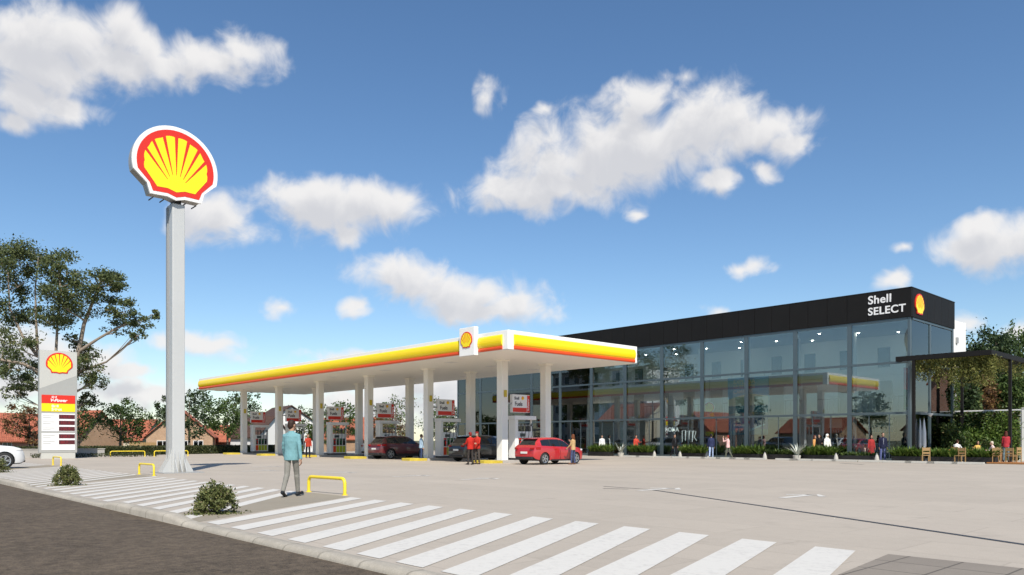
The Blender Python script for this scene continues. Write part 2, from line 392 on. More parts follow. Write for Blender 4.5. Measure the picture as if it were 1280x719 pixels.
def dup(root, loc, rz=None, label=None, group=None, scale=None):
    kids = {}
    for o in ALLKIDS(root): kids.setdefault(o.parent, []).append(o)
    def cp(o, par):
        c = o.copy(); C.objects.link(c)
        if par: c.parent = par
        for ch in kids.get(o, []): cp(ch, c)
        return c
    r = cp(root, None); r.location = loc
    if rz is not None: r.rotation_euler = (0, 0, rz)
    if scale: r.scale = (scale,)*3
    return tag(r, label, None, group)
def ALLKIDS(o):
    out = []
    for c in o.children: out.append(c); out += ALLKIDS(c)
    return out
def struct(mb, name, m, **k): return tag(mb.build(name, m, **k), kind='structure')
def npmesh(name, v, f):
    v = np.asarray(v, np.float32); f = np.asarray(f, np.int32); me = bpy.data.meshes.new(name)
    me.vertices.add(len(v)); me.vertices.foreach_set('co', v.ravel())
    k = f.shape[1]; me.loops.add(f.size); me.loops.foreach_set('vertex_index', f.ravel())
    me.polygons.add(len(f)); me.polygons.foreach_set('loop_start', np.arange(0, f.size, k, dtype=np.int32))
    me.update(calc_edges=True); me.validate(); return me

def text_mesh(txt, size, bold=0.0, extrude=.01, align='LEFT', shear=0, spacing=1.0, line=1.0):
    cu = bpy.data.curves.new('lettering', 'FONT'); cu.body = txt; cu.size = size; cu.offset = bold; cu.extrude = extrude
    cu.align_x = align; cu.shear = shear; cu.space_character = spacing; cu.space_line = line
    o = bpy.data.objects.new('lettering', cu); C.objects.link(o)
    dg = bpy.context.evaluated_depsgraph_get(); me = bpy.data.meshes.new_from_object(o.evaluated_get(dg))
    bpy.data.objects.remove(o); bpy.data.curves.remove(cu); me.materials.clear(); me.name = 'lettering'
    return me
def lettering(txt, size, m, parent, M, name='lettering', **k):
    me = text_mesh(txt, size, **k); me.transform(M); return link(name, me, m, parent)
# placing matrices for writing: text x -> along, y -> up, z -> outwards
FACE_NY = Matrix(((1,0,0,0),(0,0,-1,0),(0,1,0,0),(0,0,0,1)))      # readable from -y
FACE_PX = Matrix(((0,0,1,0),(1,0,0,0),(0,1,0,0),(0,0,0,1)))       # readable from +x
def T(x, y, z): return Matrix.Translation((x, y, z))

# ------------------------------------------------------------------ scallop emblem, unit width ~1, in the x/y plane, z outwards
def scallop_outline(k=1.0, n=44, scal=0.0):
    pts = []
    for i in range(n+1):
        a = radians(-14 + 208*i/n); r = .5*k
        if scal: r *= 1 + scal*(abs(cos((i/n)*pi*7))**.6 - .7)
        pts.append((r*cos(a)*1.0, -.045 + r*sin(a)*.98))
    e = .5*(k-1)
    pts += [(-.335-e*.6, -.30-e*.2), (-.30-e*.6, -.42-e*.75), (-.10, -.415-e*.75), (0, -.445-e*.75), (.10, -.415-e*.75), (.30+e*.6, -.42-e*.75), (.335+e*.6, -.30-e*.2)]
    return pts
def emblem(parent, M, w, depth=.05, border=True, name='scallop_emblem'):
    """white edge, red field, yellow fan, red ribs: each a layer proud of the last"""
    Ms = M @ Matrix.Diagonal((w, w, 1, 1)); d = depth
    def fill(poly, z0, z1): return MB().prism(poly, z0, z1, Ms)
    root = fill(scallop_outline(1.0), 0, d).build(name, 'white' if border else 'red', parent)
    q = .004 + d*.06; yk = .74 if border else .87; rl_ = .375*yk/.74
    if border: fill(scallop_outline(.90), d-.001, d+q).build('red_field', 'red', root)
    fill(scallop_outline(yk, scal=.05), d-.001, d+2*q).build('yellow_fan', 'paleyellow', root)
    rb = MB()
    for i in range(7):
        a = radians(90 + (i-3)*22.5); c0 = (.02*(i-3)*-1*0, -.34)
        p1 = (rl_*cos(a), -.045 + rl_*sin(a)*.98); px, py = -sin(a)*.020, cos(a)*.020
        p0 = (c0[0]+(p1[0]-c0[0])*.30, c0[1]+(p1[1]-c0[1])*.30)
        rb.prism([(p0[0]-px*.1, p0[1]-py*.1), (p0[0]+px*.1, p0[1]+py*.1), (p1[0]+px, p1[1]+py), (p1[0]-px, p1[1]-py)][::1], d+2*q-.001, d+3*q, Ms)
    rb.build('ribs', 'red', root)
    return root

# ------------------------------------------------------------------ foliage
def leaves(centres, size, elong=1.6, up=.25, rng=nrng, flat=None):
    """one folded leaf (two triangles on a bent rib -> one quad) per centre, random attitude"""
    c = np.asarray(centres, np.float32); n = len(c)
    d = rng.normal(size=(n, 3)); d[:, 2] += up; d /= np.linalg.norm(d, axis=1)[:, None]
    r = rng.normal(size=(n, 3)); s = np.cross(d, r); s /= np.linalg.norm(s, axis=1)[:, None] + 1e-9
    L = size*(.6+.8*rng.random((n, 1))); Wd = L/elong*.5
    nrm = np.cross(d, s)
    v = np.stack([c - d*L*.5, c + s*Wd + nrm*L*.06, c + d*L*.5, c - s*Wd + nrm*L*.06], 1).reshape(-1, 3)
    return v, np.arange(4*n).reshape(-1, 4)
def leaf_obj(name, centres, size, m, parent=None, **k):
    v, f = leaves(centres, size, **k); return link(name, npmesh(name, v, f), m, parent)
def blob_points(c, r, n, rng=nrng, nsub=14, spread=.34, shell=.35):
    """leaf positions bunched round random twig ends inside an ellipsoid"""
    c = np.asarray(c, float); r = np.asarray(r, float)
    u = rng.normal(size=(nsub, 3)); u /= np.linalg.norm(u, axis=1)[:, None]
    sub = u*(shell+(1-shell)*rng.random((nsub, 1))**.5)
    k = rng.integers(0, nsub, n); p = sub[k] + rng.normal(size=(n, 3))*spread*(.6+.6*rng.random((nsub, 1)))[k]*.8
    return c + p*r, c + sub*r
def tree(name, label, loc, trunk, clumps, leafm, size, barkm='bark', group=None, dens=1.0, seed=1, r0=.25, elong=1.7, cat='tree', spread=.34):
    """trunk: list of local points (z up); clumps: (centre, radii, leaf count); limbs grow from the trunk to every clump"""
    rng = np.random.default_rng(seed); root = thing(name, label, cat, loc, 0, group)
    tb = MB(); stems = trunk if isinstance(trunk[0], list) else [trunk]; stems = [[Vector(p) for p in st] for st in stems]; H = max(st[-1].z for st in stems); sp = []
    for si, st in enumerate(stems):
        q = r0*(1 if si == 0 else .62)
        tb.tube(st, [max(q*(1-.82*(p.z/H)), .03)*(1.35 if i == 0 else 1) for i, p in enumerate(st)], 9)
        for a, b in zip(st, st[1:]): sp += [(a.lerp(b, k/8), q) for k in range(8)]
        sp.append((st[-1], q))
    allp = []
    for (c, r, n) in clumps:
        pts, subs = blob_points(c, r, int(n*dens), rng, nsub=max(6, int(7+n/120)), spread=spread); allp.append(pts)
        c = Vector(c); best = None
        for p, q in sp:
            if p.z < .22*H: continue
            hd = sqrt((c.x-p.x)**2+(c.y-p.y)**2); cost = (c-p).length + 2.2*max(0, p.z-(c.z-.45*hd))
            if best is None or cost < best[0]: best = (cost, p, q)
        s, q_ = best[1], best[2]
        rb = max(q_*(1-.82*(s.z/H))*.55, .02)
        mid = s.lerp(c, .5) + Vector((rng.normal()*.08, rng.normal()*.08, -.06))*(c-s).length
        q = [s, s.lerp(mid, .6), mid, mid.lerp(c, .6), c]
        tb.tube(q, [rb, rb*.85, rb*.65, rb*.5, rb*.3], 6)
        for k in range(min(len(subs), 9)):
            e = Vector(subs[k]); st = q[2+k % 3]
            tb.tube([st, st.lerp(e, .5)+Vector((0, 0, -.03))*(e-st).length, e], [rb*.36, rb*.24, rb*.1], 4)
    tb.build('trunk', barkm, root, smooth=True, fix=False)
    leaf_obj('crown', np.concatenate(allp), size, leafm, root, elong=elong, rng=rng)
    return root

# ------------------------------------------------------------------ people
REMESH = []
def remesh(o, vox, smooth=1):
    md = o.modifiers.new('remesh', 'REMESH'); md.mode = 'VOXEL'; md.voxel_size = vox; md.use_smooth_shade = True
    if smooth:
        sm = o.modifiers.new('smooth', 'SMOOTH'); sm.iterations = smooth; sm.factor = .5
    REMESH.append(o); return o
CLOTH = {}
def cloth(col, rough=.85):
    k = (tuple(rgb(col)), rough)
    if k not in CLOTH: CLOTH[k] = mat('fabric', col, rough, var=.24, vscale=7, bump=.9, bscale=11, spec=.25)
    return CLOTH[k]
def person(label, loc, face, h=1.75, top='#88aabb', bottom='#444444', shoes='#222222', hair='#2a1a10', skin=(.42, .25, .17), group=None,
           legL=(0, 4, 4), legR=(0, 4, 4), armL=(4, 8, 10), armR=(4, 8, 10), lean=0, head=(0, 0), sleeves='long', style='short',
           lower='trousers', vox=.011, build=1.0, cat='person', open_front=None, inL=0, inR=0):
    """leg = (flexion, abduction, knee) degrees; arm = (flexion, abduction, elbow); head = (turn left, nod)"""
    k = h/1.75; D = radians; b = build
    lean = D(lean); t = Vector((0, sin(lean), cos(lean))); fwd = Vector((0, cos(lean), -sin(lean)))
    pel = Vector((0, 0, .95))
    J = {}
    for s, lg in ((-1, legL), (1, legR)):
        a, ab, kn = map(D, lg); hip = Vector((s*.082, 0, .92))
        kn_ = hip + .43*Vector((s*sin(ab), sin(a)*cos(ab), -cos(a)*cos(ab)))
        an = kn_ + .415*Vector((s*sin(ab)*.3, sin(a-kn), -cos(a-kn)))
        pitch = max(-.7, min(.25, (a-kn)*.8))
        toe = an + Vector((s*.02, .17*cos(pitch), -.055+.17*sin(pitch))); heel = an + Vector((0, -.045*cos(pitch), -.055-.045*sin(pitch)))
        J[s] = (hip, kn_, an, toe, heel)
    low = min(min(J[s][3].z, J[s][4].z) for s in (-1, 1)) - .028
    off = Vector((0, 0, -low))
    for s in (-1, 1): J[s] = tuple(p+off for p in J[s])
    pel = pel + off; up = lambda d: pel + t*d
    def ring(d, rx, ry, fy=0.):
        c = up(d) + fwd*fy; return [c + Vector((rx*cos(2*pi*i/16), 0, 0)) + fwd*ry*sin(2*pi*i/16) for i in range(16)]
    A = {}
    for s, ar, inn in ((-1, armL, inL), (1, armR, inR)):
        f, ab, el = map(D, ar); sh = up(.425) + Vector((s*.172*b, 0, 0)); f0 = f+lean*0
        e = sh + .285*Vector((s*sin(ab), sin(f0)*cos(ab), -cos(f0)*cos(ab)))
        fd = Vector((s*sin(ab)*.6 - s*inn, sin(f0+el), -cos(f0+el))).normalized()
        wr = e + .245*fd; A[s] = (sh, e, wr, fd)
    root = thing('person', label, cat, loc, face, group); root.scale = (k, k, k)
    # --- body: one continuous surface
    B = MB(); q = -.012
    B.loft([ring(-.10, .10, .085), ring(-.03, (.165*b+q), .115*b+q), ring(.10, .135*b+q, .10*b+q), ring(.30, .16*b+q, .115*b+q), ring(.42, .17*b+q, .10+q), ring(.49, .10, .07), ring(.53, .055, .055)])
    neck = up(.52); hc = neck + Vector((0, .03+sin(lean)*.1, .150)); yaw, nod = D(head[0]), D(head[1])
    HR = Euler((-nod, 0, yaw)).to_matrix()
    hp = lambda x, y, z: hc + HR @ Vector((x, y, z))
    B.cone(up(.47), hc + Vector((0, -.02, -.05)), .058, .052)
    B.ell(hp(0, -.008, .025), .074, .094, .098, R=HR); B.ell(hp(0, .022, -.045), .058, .068, .072, R=HR)
    B.cone(hp(0, .082, .008), hp(0, .105, -.026), .010, .015, 6); B.ell(hp(0, .086, -.062), .026, .014, .012, R=HR); B.ell(hp(0, .078, -.098), .026, .022, .018, R=HR)
    for s in (-1, 1): B.ell(hp(s*.076, -.008, -.005), .010, .022, .032, R=HR)
    for s in (-1, 1):
        hip, kn_, an, toe, heel = J[s]
        B.cone(hip, kn_, .075*b, .047); B.cone(kn_, an, .047, .034); B.cone(kn_.lerp(an, .12)+Vector((0, -.018, 0)), kn_.lerp(an, .5), .042, .036); B.cone(an, toe, .03, .02)
        sh, e, wr, fd = A[s]
        B.cone(up(.42)+Vector((s*.08, 0, 0)), sh, .07, .052); B.cone(sh, e, .046*b, .036); B.cone(e, wr, .036, .025)
        # hand: palm, four bent fingers, thumb from the side of the palm
        side = Vector((s, 0, 0)); side = (side - fd*side.dot(fd)).normalized(); fr = fd.cross(side)*s     # fr: towards the front
        pc = wr + fd*.05; R = Matrix((side, fr, fd)).transposed()
        B.ell(pc, .016, .040, .052, R=R)
        for i, (o_, ln) in enumerate(((.030, .068), (.010, .078), (-.010, .072), (-.029, .056))):
            p0 = pc + fr*o_ + fd*.035; p1 = p0 + fd*ln*.55 - side*.012; p2 = p1 + fd*ln*.38 - side*.034
            B.cone(p0, p1, .0105, .0095, 6); B.cone(p1, p2, .0095, .008, 6)
        p0 = pc + fr*.032 - fd*.03; p1 = p0 + fr*.026 + fd*.03 - side*.008; B.cone(p0, p1, .013, .011, 6); B.cone(p1, p1 + fd*.034 - side*.012, .011, .009, 6)
    skm = SKIN.setdefault(skin, mat('skin', skin, .55, var=.06, vscale=9, spec=.35))
    remesh(B.build('body', skm, root, fix=False), vox*.8, 1)
    if vox < .02:
        for s in (-1, 1): MB().ell(hp(s*.031, .080, .012), .012, .008, .007, R=HR).build('eye', 'trim', root, smooth=True)
    # --- hair
    Hh = MB(); hm = cloth(hair, .6)
    if style != 'bald':
        Hh.ell(hp(0, -.022, .042), .083, .098, .094, R=HR); Hh.ell(hp(0, -.055, -.01), .074, .062, .085, R=HR)
        if style in ('long',):
            Hh.ell(hp(0, -.075, -.10), .085, .05, .15, R=HR); Hh.ell(hp(0, -.085, -.22), .075, .04, .12, R=HR)
            for s in (-1, 1): Hh.ell(hp(s*.07, -.01, -.08), .022, .05, .12, R=HR)
        if style == 'bun': Hh.ell(hp(0, -.11, .06), .045, .04, .045, R=HR)
        if style == 'hat': Hh.ell(hp(0, -.01, .085), .088, .105, .07, R=HR); Hh.ell(hp(0, .0, .055), .14, .155, .012, R=HR)
        if style == 'hood': Hh.ell(hp(0, -.03, .02), .105, .115, .13, R=HR); Hh.ell(hp(0, -.04, -.13), .12, .10, .10, R=HR)
        if style == 'cap': Hh.ell(hp(0, .10, .055), .06, .06, .010, R=HR); Hh.ell(hp(0, -.01, .07), .087, .103, .068, R=HR)
        remesh(Hh.build('hood' if style == 'hood' else 'hat' if style == 'hat' else 'cap' if style == 'cap' else 'hair', hm, root, fix=False), .012, 2)
    # --- top
    Tp = MB(); hem = -.13 if lower != 'dress' else -.1
    Tp.loft([ring(hem, .186*b, .142*b), ring(-.03, .186*b, .140*b), ring(.10, .168*b, .128*b), ring(.20, .172*b, .132*b), ring(.31, .186*b, .136*b), ring(.42, .180*b, .118), ring(.475, .120, .085), ring(.505, .070, .070), ring(.545, .064, .064)])
    for s in (-1, 1):
        sh, e, wr, fd = A[s]; Tp.cone(up(.475)+Vector((s*.03, -.01, 0)), sh+Vector((0, 0, -.002)), .058, .052); Tp.cone(up(.40)+Vector((s*.09, 0, 0)), sh, .085, .058)
        if sleeves == 'long':
            Tp.cone(sh, e, .056*b, .047); Tp.cone(e, wr - fd*.01, .047, .038); Tp.cone(sh.lerp(e, .55), sh.lerp(e, .75), .054, .053)
        elif sleeves == 'rolled': Tp.cone(sh, e, .064*b, .054); Tp.cone(e, e+fd*.08, .054, .052)
        else: Tp.cone(sh, sh.lerp(e, .55), .064*b, .062)
    topo = remesh(Tp.build('dress' if lower == 'dress' else 'top', cloth(top), root, fix=False), vox, 5)
    if open_front:
        Of = MB(); Of.loft([[up(d)+fwd*(.131*b*kk)+Vector((x, 0, 0))+fwd*dy for x, dy in ((-.035*w_, -.03), (0, .008), (.035*w_, -.03), (0, -.05))] for d, kk, w_ in ((-.05, .98, 1.2), (.1, .93, 1.0), (.3, 1.02, 1.1), (.44, .85, .9))])
        Of.build('shirt_front', cloth(open_front), topo, smooth=True)
    # --- bottom
    Bt = MB()
    if lower in ('dress', 'robe', 'skirt'):
        zl = {'dress': .45, 'robe': .06, 'skirt': .5}[lower]
        y0 = sum(J[s][1].y for s in (-1, 1))/2
        rr_ = [[Vector((rx*cos(2*pi*i/16), yy+ry*sin(2*pi*i/16), z)) for i in range(16)] for z, rx, ry, yy in ((pel.z+.1, .15, .12, 0), (pel.z-.05, .185, .14, 0), (.65, .2, .16, y0*.5), (zl, .23, .19, y0*.8))]
        Bt.loft(rr_); nm = 'skirt'
    else:
        Bt.loft([ring(-.09, .155*b, .112*b), ring(0, .172*b, .121*b), ring(.08, .152*b, .112*b)])
        for s in (-1, 1):
            hip, kn_, an, toe, heel = J[s]
            Bt.cone(hip+Vector((0, -.01, .02)), kn_, .088*b, .064); Bt.cone(kn_, an+Vector((0, 0, .01)), .065, .050); Bt.cone(kn_.lerp(an, .15)+Vector((0, -.015, 0)), kn_.lerp(an, .55), .06, .056)
        nm = 'trousers'
    remesh(Bt.build(nm, cloth(bottom), root, fix=False), vox, 1)
    for s in (-1, 1):
        hip, kn_, an, toe, heel = J[s]; Sh = MB()
        Sh.cone(heel, toe, .042, .036); Sh.cone(an, heel.lerp(toe, .2), .044, .042); Sh.ell(toe, .046, .06, .030)
        remesh(Sh.build('shoe', cloth(shoes, .5), root, fix=False), .012, 1)
    return root
SKIN = {}
SIT = dict(legL=(84, 8, 88), legR=(84, 8, 84))

# ------------------------------------------------------------------ cars
def smoothstep(a, b, x):
    x = min(1, max(0, (x-a)/(b-a))); return x*x*(3-2*x)
def interp(tab, s):
    for (a, va), (b, vb) in zip(tab, tab[1:]):
        if s <= b: return va+(vb-va)*(s-a)/max(b-a, 1e-6)
    return tab[-1][1]
HATCH = dict(top=[(0,.62),(.008,.86),(.03,1.0),(.055,1.08),(.09,1.30),(.13,1.425),(.18,1.475),(.30,1.50),(.45,1.495),(.54,1.45),(.60,1.37),(.68,1.19),(.745,1.03),(.78,.995),(.88,.92),(.95,.80),(.985,.66),(1,.5)],
             belt=[(0,.98),(.06,1.02),(.3,.97),(.7,.92),(1,.9)], rear=(.052,.135), front=(.575,.745), cab=(.13,.69), pillars=[(.285,.31),(.475,.495)], H=1.5)
SUVP = dict(top=[(0,.66),(.008,.95),(.03,1.08),(.055,1.16),(.085,1.40),(.12,1.57),(.17,1.63),(.3,1.67),(.45,1.66),(.54,1.61),(.60,1.52),(.67,1.34),(.735,1.15),(.77,1.11),(.88,1.05),(.95,.96),(.985,.76),(1,.55)],
            belt=[(0,1.08),(.06,1.12),(.3,1.07),(.7,1.03),(1,1.0)], rear=(.052,.125), front=(.565,.735), cab=(.12,.68), pillars=[(.27,.295),(.465,.485)], H=1.67)
def car_shell(L, Wd, K, axles, wr, clad):
    n = 60; half = []
    ss = sorted(set([i/n for i in range(n+1)] + [.004, .008, .992, .996] + list(K['rear']) + list(K['front']) + [p for q in K['pillars'] for p in q] + list(K['cab'])))
    for s in ss:
        zt = interp(K['top'], s); w = Wd/2*interp([(0,.80),(.02,.90),(.06,.96),(.14,.995),(.3,1),(.72,1),(.86,.975),(.94,.91),(.98,.80),(1,.66)], s)
        zb = interp([(0,.40),(.03,.27),(.1,.21),(.85,.2),(.96,.22),(1,.34)], s)
        belt = min(interp(K['belt'], s), zt-.035); cabin = smoothstep(.02, .2, zt-belt); wt = w*(.93-.17*cabin); hh = belt-zb
        half.append([(0, zb), (.8*w, zb), (.955*w, zb+.05), (w*.985, zb+.22*hh), (w, zb+.42*hh), (w*.995, zb+.66*hh), (.985*w, zb+.86*hh), (.965*w, belt),
                     (.955*w+(wt-.955*w)*.10, belt+(zt-belt)*.06), (.955*w+(wt-.955*w)*.55+.012*cabin, belt+(zt-belt)*.48), (wt+.012*cabin, zt-.10*cabin-.012), (wt*.93, zt-.035*cabin-.006), (wt*.84, zt-.012*cabin-.003), (wt*.4, zt-.001), (0, zt)])
    m = len(half[0]); v = []; f = []; mi = []
    for s, h in zip(ss, half):
        y = (s-.5)*L; full = h + [(-x, z) for x, z in h[-2:0:-1]]
        v += [(x, y, z) for x, z in full]
    c = 2*m-2
    for i in range(len(ss)-1):
        sm = (ss[i]+ss[i+1])/2
        for j in range(c):
            jj = j if j < m-1 else c-1-j; k = 0
            zt = interp(K['top'], sm)
            if jj in (8, 9) and K['cab'][0] < sm < K['cab'][1]:
                k = 3
                for a, b in K['pillars']:
                    if a < sm < b: k = 4
            if jj >= 12 and K['front'][0] < sm < K['front'][1]: k = 1
            if jj >= 12 and K['rear'][0] < sm < K['rear'][1]: k = 2
            if jj <= 1 or (clad and jj == 2): k = 4
            f.append((i*c+j, i*c+(j+1) % c, (i+1)*c+(j+1) % c, (i+1)*c+j)); mi.append(k)
    f.append(tuple(range(c))[::-1]); mi.append(0); f.append(tuple(range((len(ss)-1)*c, len(ss)*c))); mi.append(0)
    me = bpy.data.meshes.new('shell'); me.from_pydata(v, [], f)
    for nm in range(5): me.materials.append(None)
    me.polygons.foreach_set('material_index', mi)
    bm = bmesh.new(); bm.from_mesh(me); bmesh.ops.recalc_face_normals(bm, faces=bm.faces); bm.to_mesh(me); bm.free()
    o = bpy.data.objects.new('shell', me); C.objects.link(o)
    cut = MB()
    for ya in axles:
        for s in (-1, 1):
            cut.lathe([(wr*1.13, -.16), (wr*1.13, .16)], 28, Matrix.Translation((s*(Wd/2-.06), ya, wr)) @ Euler((0, pi/2, 0)).to_matrix().to_4x4())
    cm = cut.mesh('cut')
    for nm in range(5): cm.materials.append(None)
    cm.polygons.foreach_set('material_index', [4]*len(cm.polygons))
    bm = bmesh.new(); bm.from_mesh(cm); bmesh.ops.recalc_face_normals(bm, faces=bm.faces); bm.to_mesh(cm); bm.free()
    co = bpy.data.objects.new('cut', cm); C.objects.link(co)
    md = o.modifiers.new('b', 'BOOLEAN'); md.operation = 'DIFFERENCE'; md.object = co; md.solver = 'EXACT'
    dg = bpy.context.evaluated_depsgraph_get(); me2 = bpy.data.meshes.new_from_object(o.evaluated_get(dg))
    bpy.data.objects.remove(o); bpy.data.objects.remove(co)
    return me2
def split_mat(me, k, name, side=0):
    bm = bmesh.new(); bm.from_mesh(me); bmesh.ops.delete(bm, geom=[f for f in bm.faces if f.material_index != k or side*f.calc_center_median().x < 0], context='FACES')
    r = bpy.data.meshes.new(name); 
    for f in bm.faces: f.material_index = 0; f.smooth = True
    bm.to_mesh(r); bm.free()
    try: r.set_sharp_from_angle(angle=radians(38))
    except Exception: pass
    return r
def car(name, label, cat, loc, rz, paint, L=4.1, Wd=1.78, K=HATCH, wr=.32, group=None, rimm='rim', clad=False, plate=None):
    root = thing(name, label, cat, loc, rz, group); axles = (-L/2+L*.185, L/2-L*.20); s_ = K['H']/1.5
    me = car_shell(L, Wd, K, axles, wr, clad)
    body = link('body', split_mat(me, 0, 'body'), paint, root)
    link('windscreen', split_mat(me, 1, 'windscreen'), 'carglass', root); link('rear_window', split_mat(me, 2, 'rear_window'), 'carglass', root)
    [link('side_window', split_mat(me, 3, 'side_window', sd), 'carglass', root) for sd in (-1, 1)]; link('underside', split_mat(me, 4, 'underside'), 'trim', root)
    for ya in axles:
        for sd in (-1, 1):
            M = Matrix.Translation((sd*(Wd/2-.115), ya, wr)) @ Euler((0, sd*pi/2, 0)).to_matrix().to_4x4()
            w = MB().lathe([(wr*.62, -.10), (wr*.92, -.10), (wr, -.07), (wr, .07), (wr*.93, .10), (wr*.70, .105), (wr*.66, .07)], 28, M).build('wheel', 'tyre', root, smooth=True)
            rm = MB().lathe([(wr*.10, .095), (wr*.14, .08), (wr*.15, .055)], 14, M); 
            rm.loft([[(r*cos(2*pi*k/28), r*sin(2*pi*k/28), z) for k in range(28)] for r, z in ((wr*.68, .10), (wr*.60, .095), (wr*.60, .04))], False, M)
            for k in range(5):
                a = 2*pi*k/5 + .3
                for da in (-.16, .16):
                    rm.box(wr*.1, wr*.64, -.016, .016, .05, .088, M @ Euler((0, 0, a+da)).to_matrix().to_4x4())
            rm.build('rim', rimm, w, smooth=False)
            MB().lathe([(wr*.60, .02), (wr*.60, .03)], 20, M).build('brake_disc', 'darkgrey', w)
    zt = K['top']; hb = s_
    def sidew(s): return Wd/2*interp([(0,.80),(.02,.90),(.06,.96),(.14,.995),(.3,1),(.72,1),(.86,.975),(.94,.91),(.98,.80),(1,.66)], s)
    for sd in (-1, 1):
        # lamps follow the corners of the body
        tl = MB(); hl = MB(); hz = .80*hb+.06; tz = .90*hb
        tl.loft([[(sd*(sidew(s)+.006)*q, (s-.5)*L-(.012 if s < .01 else 0), z) for q, z in ((1, tz-.075), (1.004, tz+.065), (.93, tz+.065), (.93, tz-.075))] for s in (.03, .05, .085, .105)])
        tl.cbox((sd*Wd/2*.70, -L/2+.030, tz-.02), .26, .10, .10, sd*.22)
        tl.build('tail_lamp', 'tail', root, bevel=.008)
        hl.loft([[(sd*(sidew(s)+.005)*q, (s-.5)*L, z) for q, z in ((1, hz-.10), (1.0, hz-.01), (.85, hz-.01), (.85, hz-.10))] for s in (.905, .925, .945, .955)])
        hl.build('headlight', 'lamp', root, bevel=.006)
        mr = MB(); mr.cbox((sd*(Wd/2+.07), L*.155, 1.0*hb), .17, .10, .13, sd*-.1); mr.build('mirror', paint, root, bevel=.03, smooth=True)
        hd = MB()
        for yy in (-.09, .115): hd.cbox((sd*(Wd/2-.002), yy*L-.1, .83*hb), .03, .17, .028)
        hd.build('door_handle', paint, root, bevel=.008)
        sk = MB().box(sd*(Wd/2-.05) if sd > 0 else -Wd/2-.004, sd*(Wd/2-.05) if sd < 0 else Wd/2+.004, -L*.19, L*.2, .2, .285); sk.build('sill', 'trim', root, bevel=.012)
        sm = MB()
        for s0 in (.30, .482, .665):
            y = (s0-.5)*L
            if s0 < .31: continue
            zb, zt_ = .32, interp(K['belt'], s0)-.03
            sm.box(min(sd*(Wd/2-.02), sd*(Wd/2+.003)), max(sd*(Wd/2-.02), sd*(Wd/2+.003)), y-.006, y+.006, zb, zt_-.12)
        sm.build('door_seam', 'trim', root)
    MB().cbox((0, -L/2+.05, .36), Wd*.74, .16, .16).build('rear_bumper', 'trim', root, bevel=.03, smooth=True); bp = MB(); bp.cbox((0, L/2-.05, .36), Wd*.62, .14, .14); bp.cbox((0, L/2-.02, .60*hb), Wd*.42, .08, .10)
    bp.build('front_grille', 'trim', root, bevel=.03, smooth=True)
    MB().cbox((0, -L/2-.004, .66*hb), .50, .035, .11).build('rear_plate', 'plate', root)
    MB().cbox((0, L/2-.005, .45), .50, .03, .11).build('front_plate', 'plate', root)
    MB().cbox((0, -L/2+L*.115, interp(K['top'], .13)-.005), Wd*.62, .22, .03, 0, .1).build('spoiler', paint, root, bevel=.01)
    ex = MB().tube([(Wd*.05, -L/2+L*.062, interp(K['top'], .062)+.012), (Wd*.2, -L/2+L*.075, interp(K['top'], .075)+.012)], .008, 5); ex.build('wiper', 'trim', root)
    return root
def carpaint(name, c): return mat(name, c, .28, metal=.0, var=.0, coat=1.0, spec=.6)
MT['carred'] = carpaint('red_car_paint', (.44, .018, .022)); MT['cardarkred'] = carpaint('dark_red_car_paint', (.10, .006, .010))
MT['carblack'] = carpaint('black_car_paint', (.012, .0125, .013)); MT['carwhite'] = carpaint('white_car_paint', (.74, .74, .73))

# ================================================================== THE SETTING
KY = 4.48                      # front edge of the forecourt (kerb line)
g_ = MB(); xs = [-3000, -104, -86, 400, 3000]; zs = [-.95, -.95, -.15, -.15, -.15]; ys = [-3000, -400, -60, 60, 400, 3000]
for y in ys:
    for x, z in zip(xs, zs): g_.v.append((x, y, z))
for j in range(len(ys)-1):
    for i in range(len(xs)-1): g_.f.append((j*5+i, j*5+i+1, (j+1)*5+i+1, (j+1)*5+i))
struct(g_, 'ground', 'earth')
struct(MB().add([(-84, -7.2, -.055), (400, -7.2, -.055), (400, KY-.1, -.055), (-84, KY-.1, -.055)], [(0,1,2,3)]), 'road', 'asphalt')
struct(MB().box(-80, 200, KY+.12, 74, -.3, 0), 'forecourt', 'yard')
struct(MB().box(-84, 200, -11, -7.3, -.3, .01), 'opposite_pavement', 'median')
# kerb: low and rounded, standing prouder where the medians end
kb = MB(); x = -80.0
bumps = [(-30.2, -25.6), (-17.0, -12.9), (-46.5, -44)]
def kz(x):
    z = .012
    for a, b in bumps: z = max(z, .012 + .075*smoothstep(a-.5, a+.5, x)*(1-smoothstep(b-.5, b+.5, x)))
    return z
prof = lambda x: [(KY-.13, -.30), (KY-.13, kz(x)-.055), (KY-.10, kz(x)-.015), (KY-.05, kz(x)), (KY+.09, kz(x)), (KY+.125, kz(x)-.02), (KY+.125, -.3)]
rings = []
while x < 60: rings.append([(x, a, b) for a, b in prof(x)]); x += .25 if -50 < x < 2 else 2
kb.loft(rings); struct(kb, 'kerb', 'kerb', smooth=True)
# medians between the driveways
def sheet(name, pts, m, z=.004): return struct(MB().prism(pts, z-.02, z), name, m)
sheet('median', [(-12.55, 4.62), (-14.0, 4.62), (-18.25, 9.28), (-15.75, 9.28)], 'median')
sheet('median', [(-25.3, 4.62), (-26.9, 4.62), (-32.3, 9.28), (-29.7, 9.28)], 'median')
sheet('median', [(-38.5, 4.62), (-40.2, 4.62), (-46.9, 9.28), (-44.2, 9.28)], 'median')
sheet('paver_patch', [(-3.0, 4.62), (6, 4.62), (6, 9.22), (-3.54, 9.22)], 'paver')
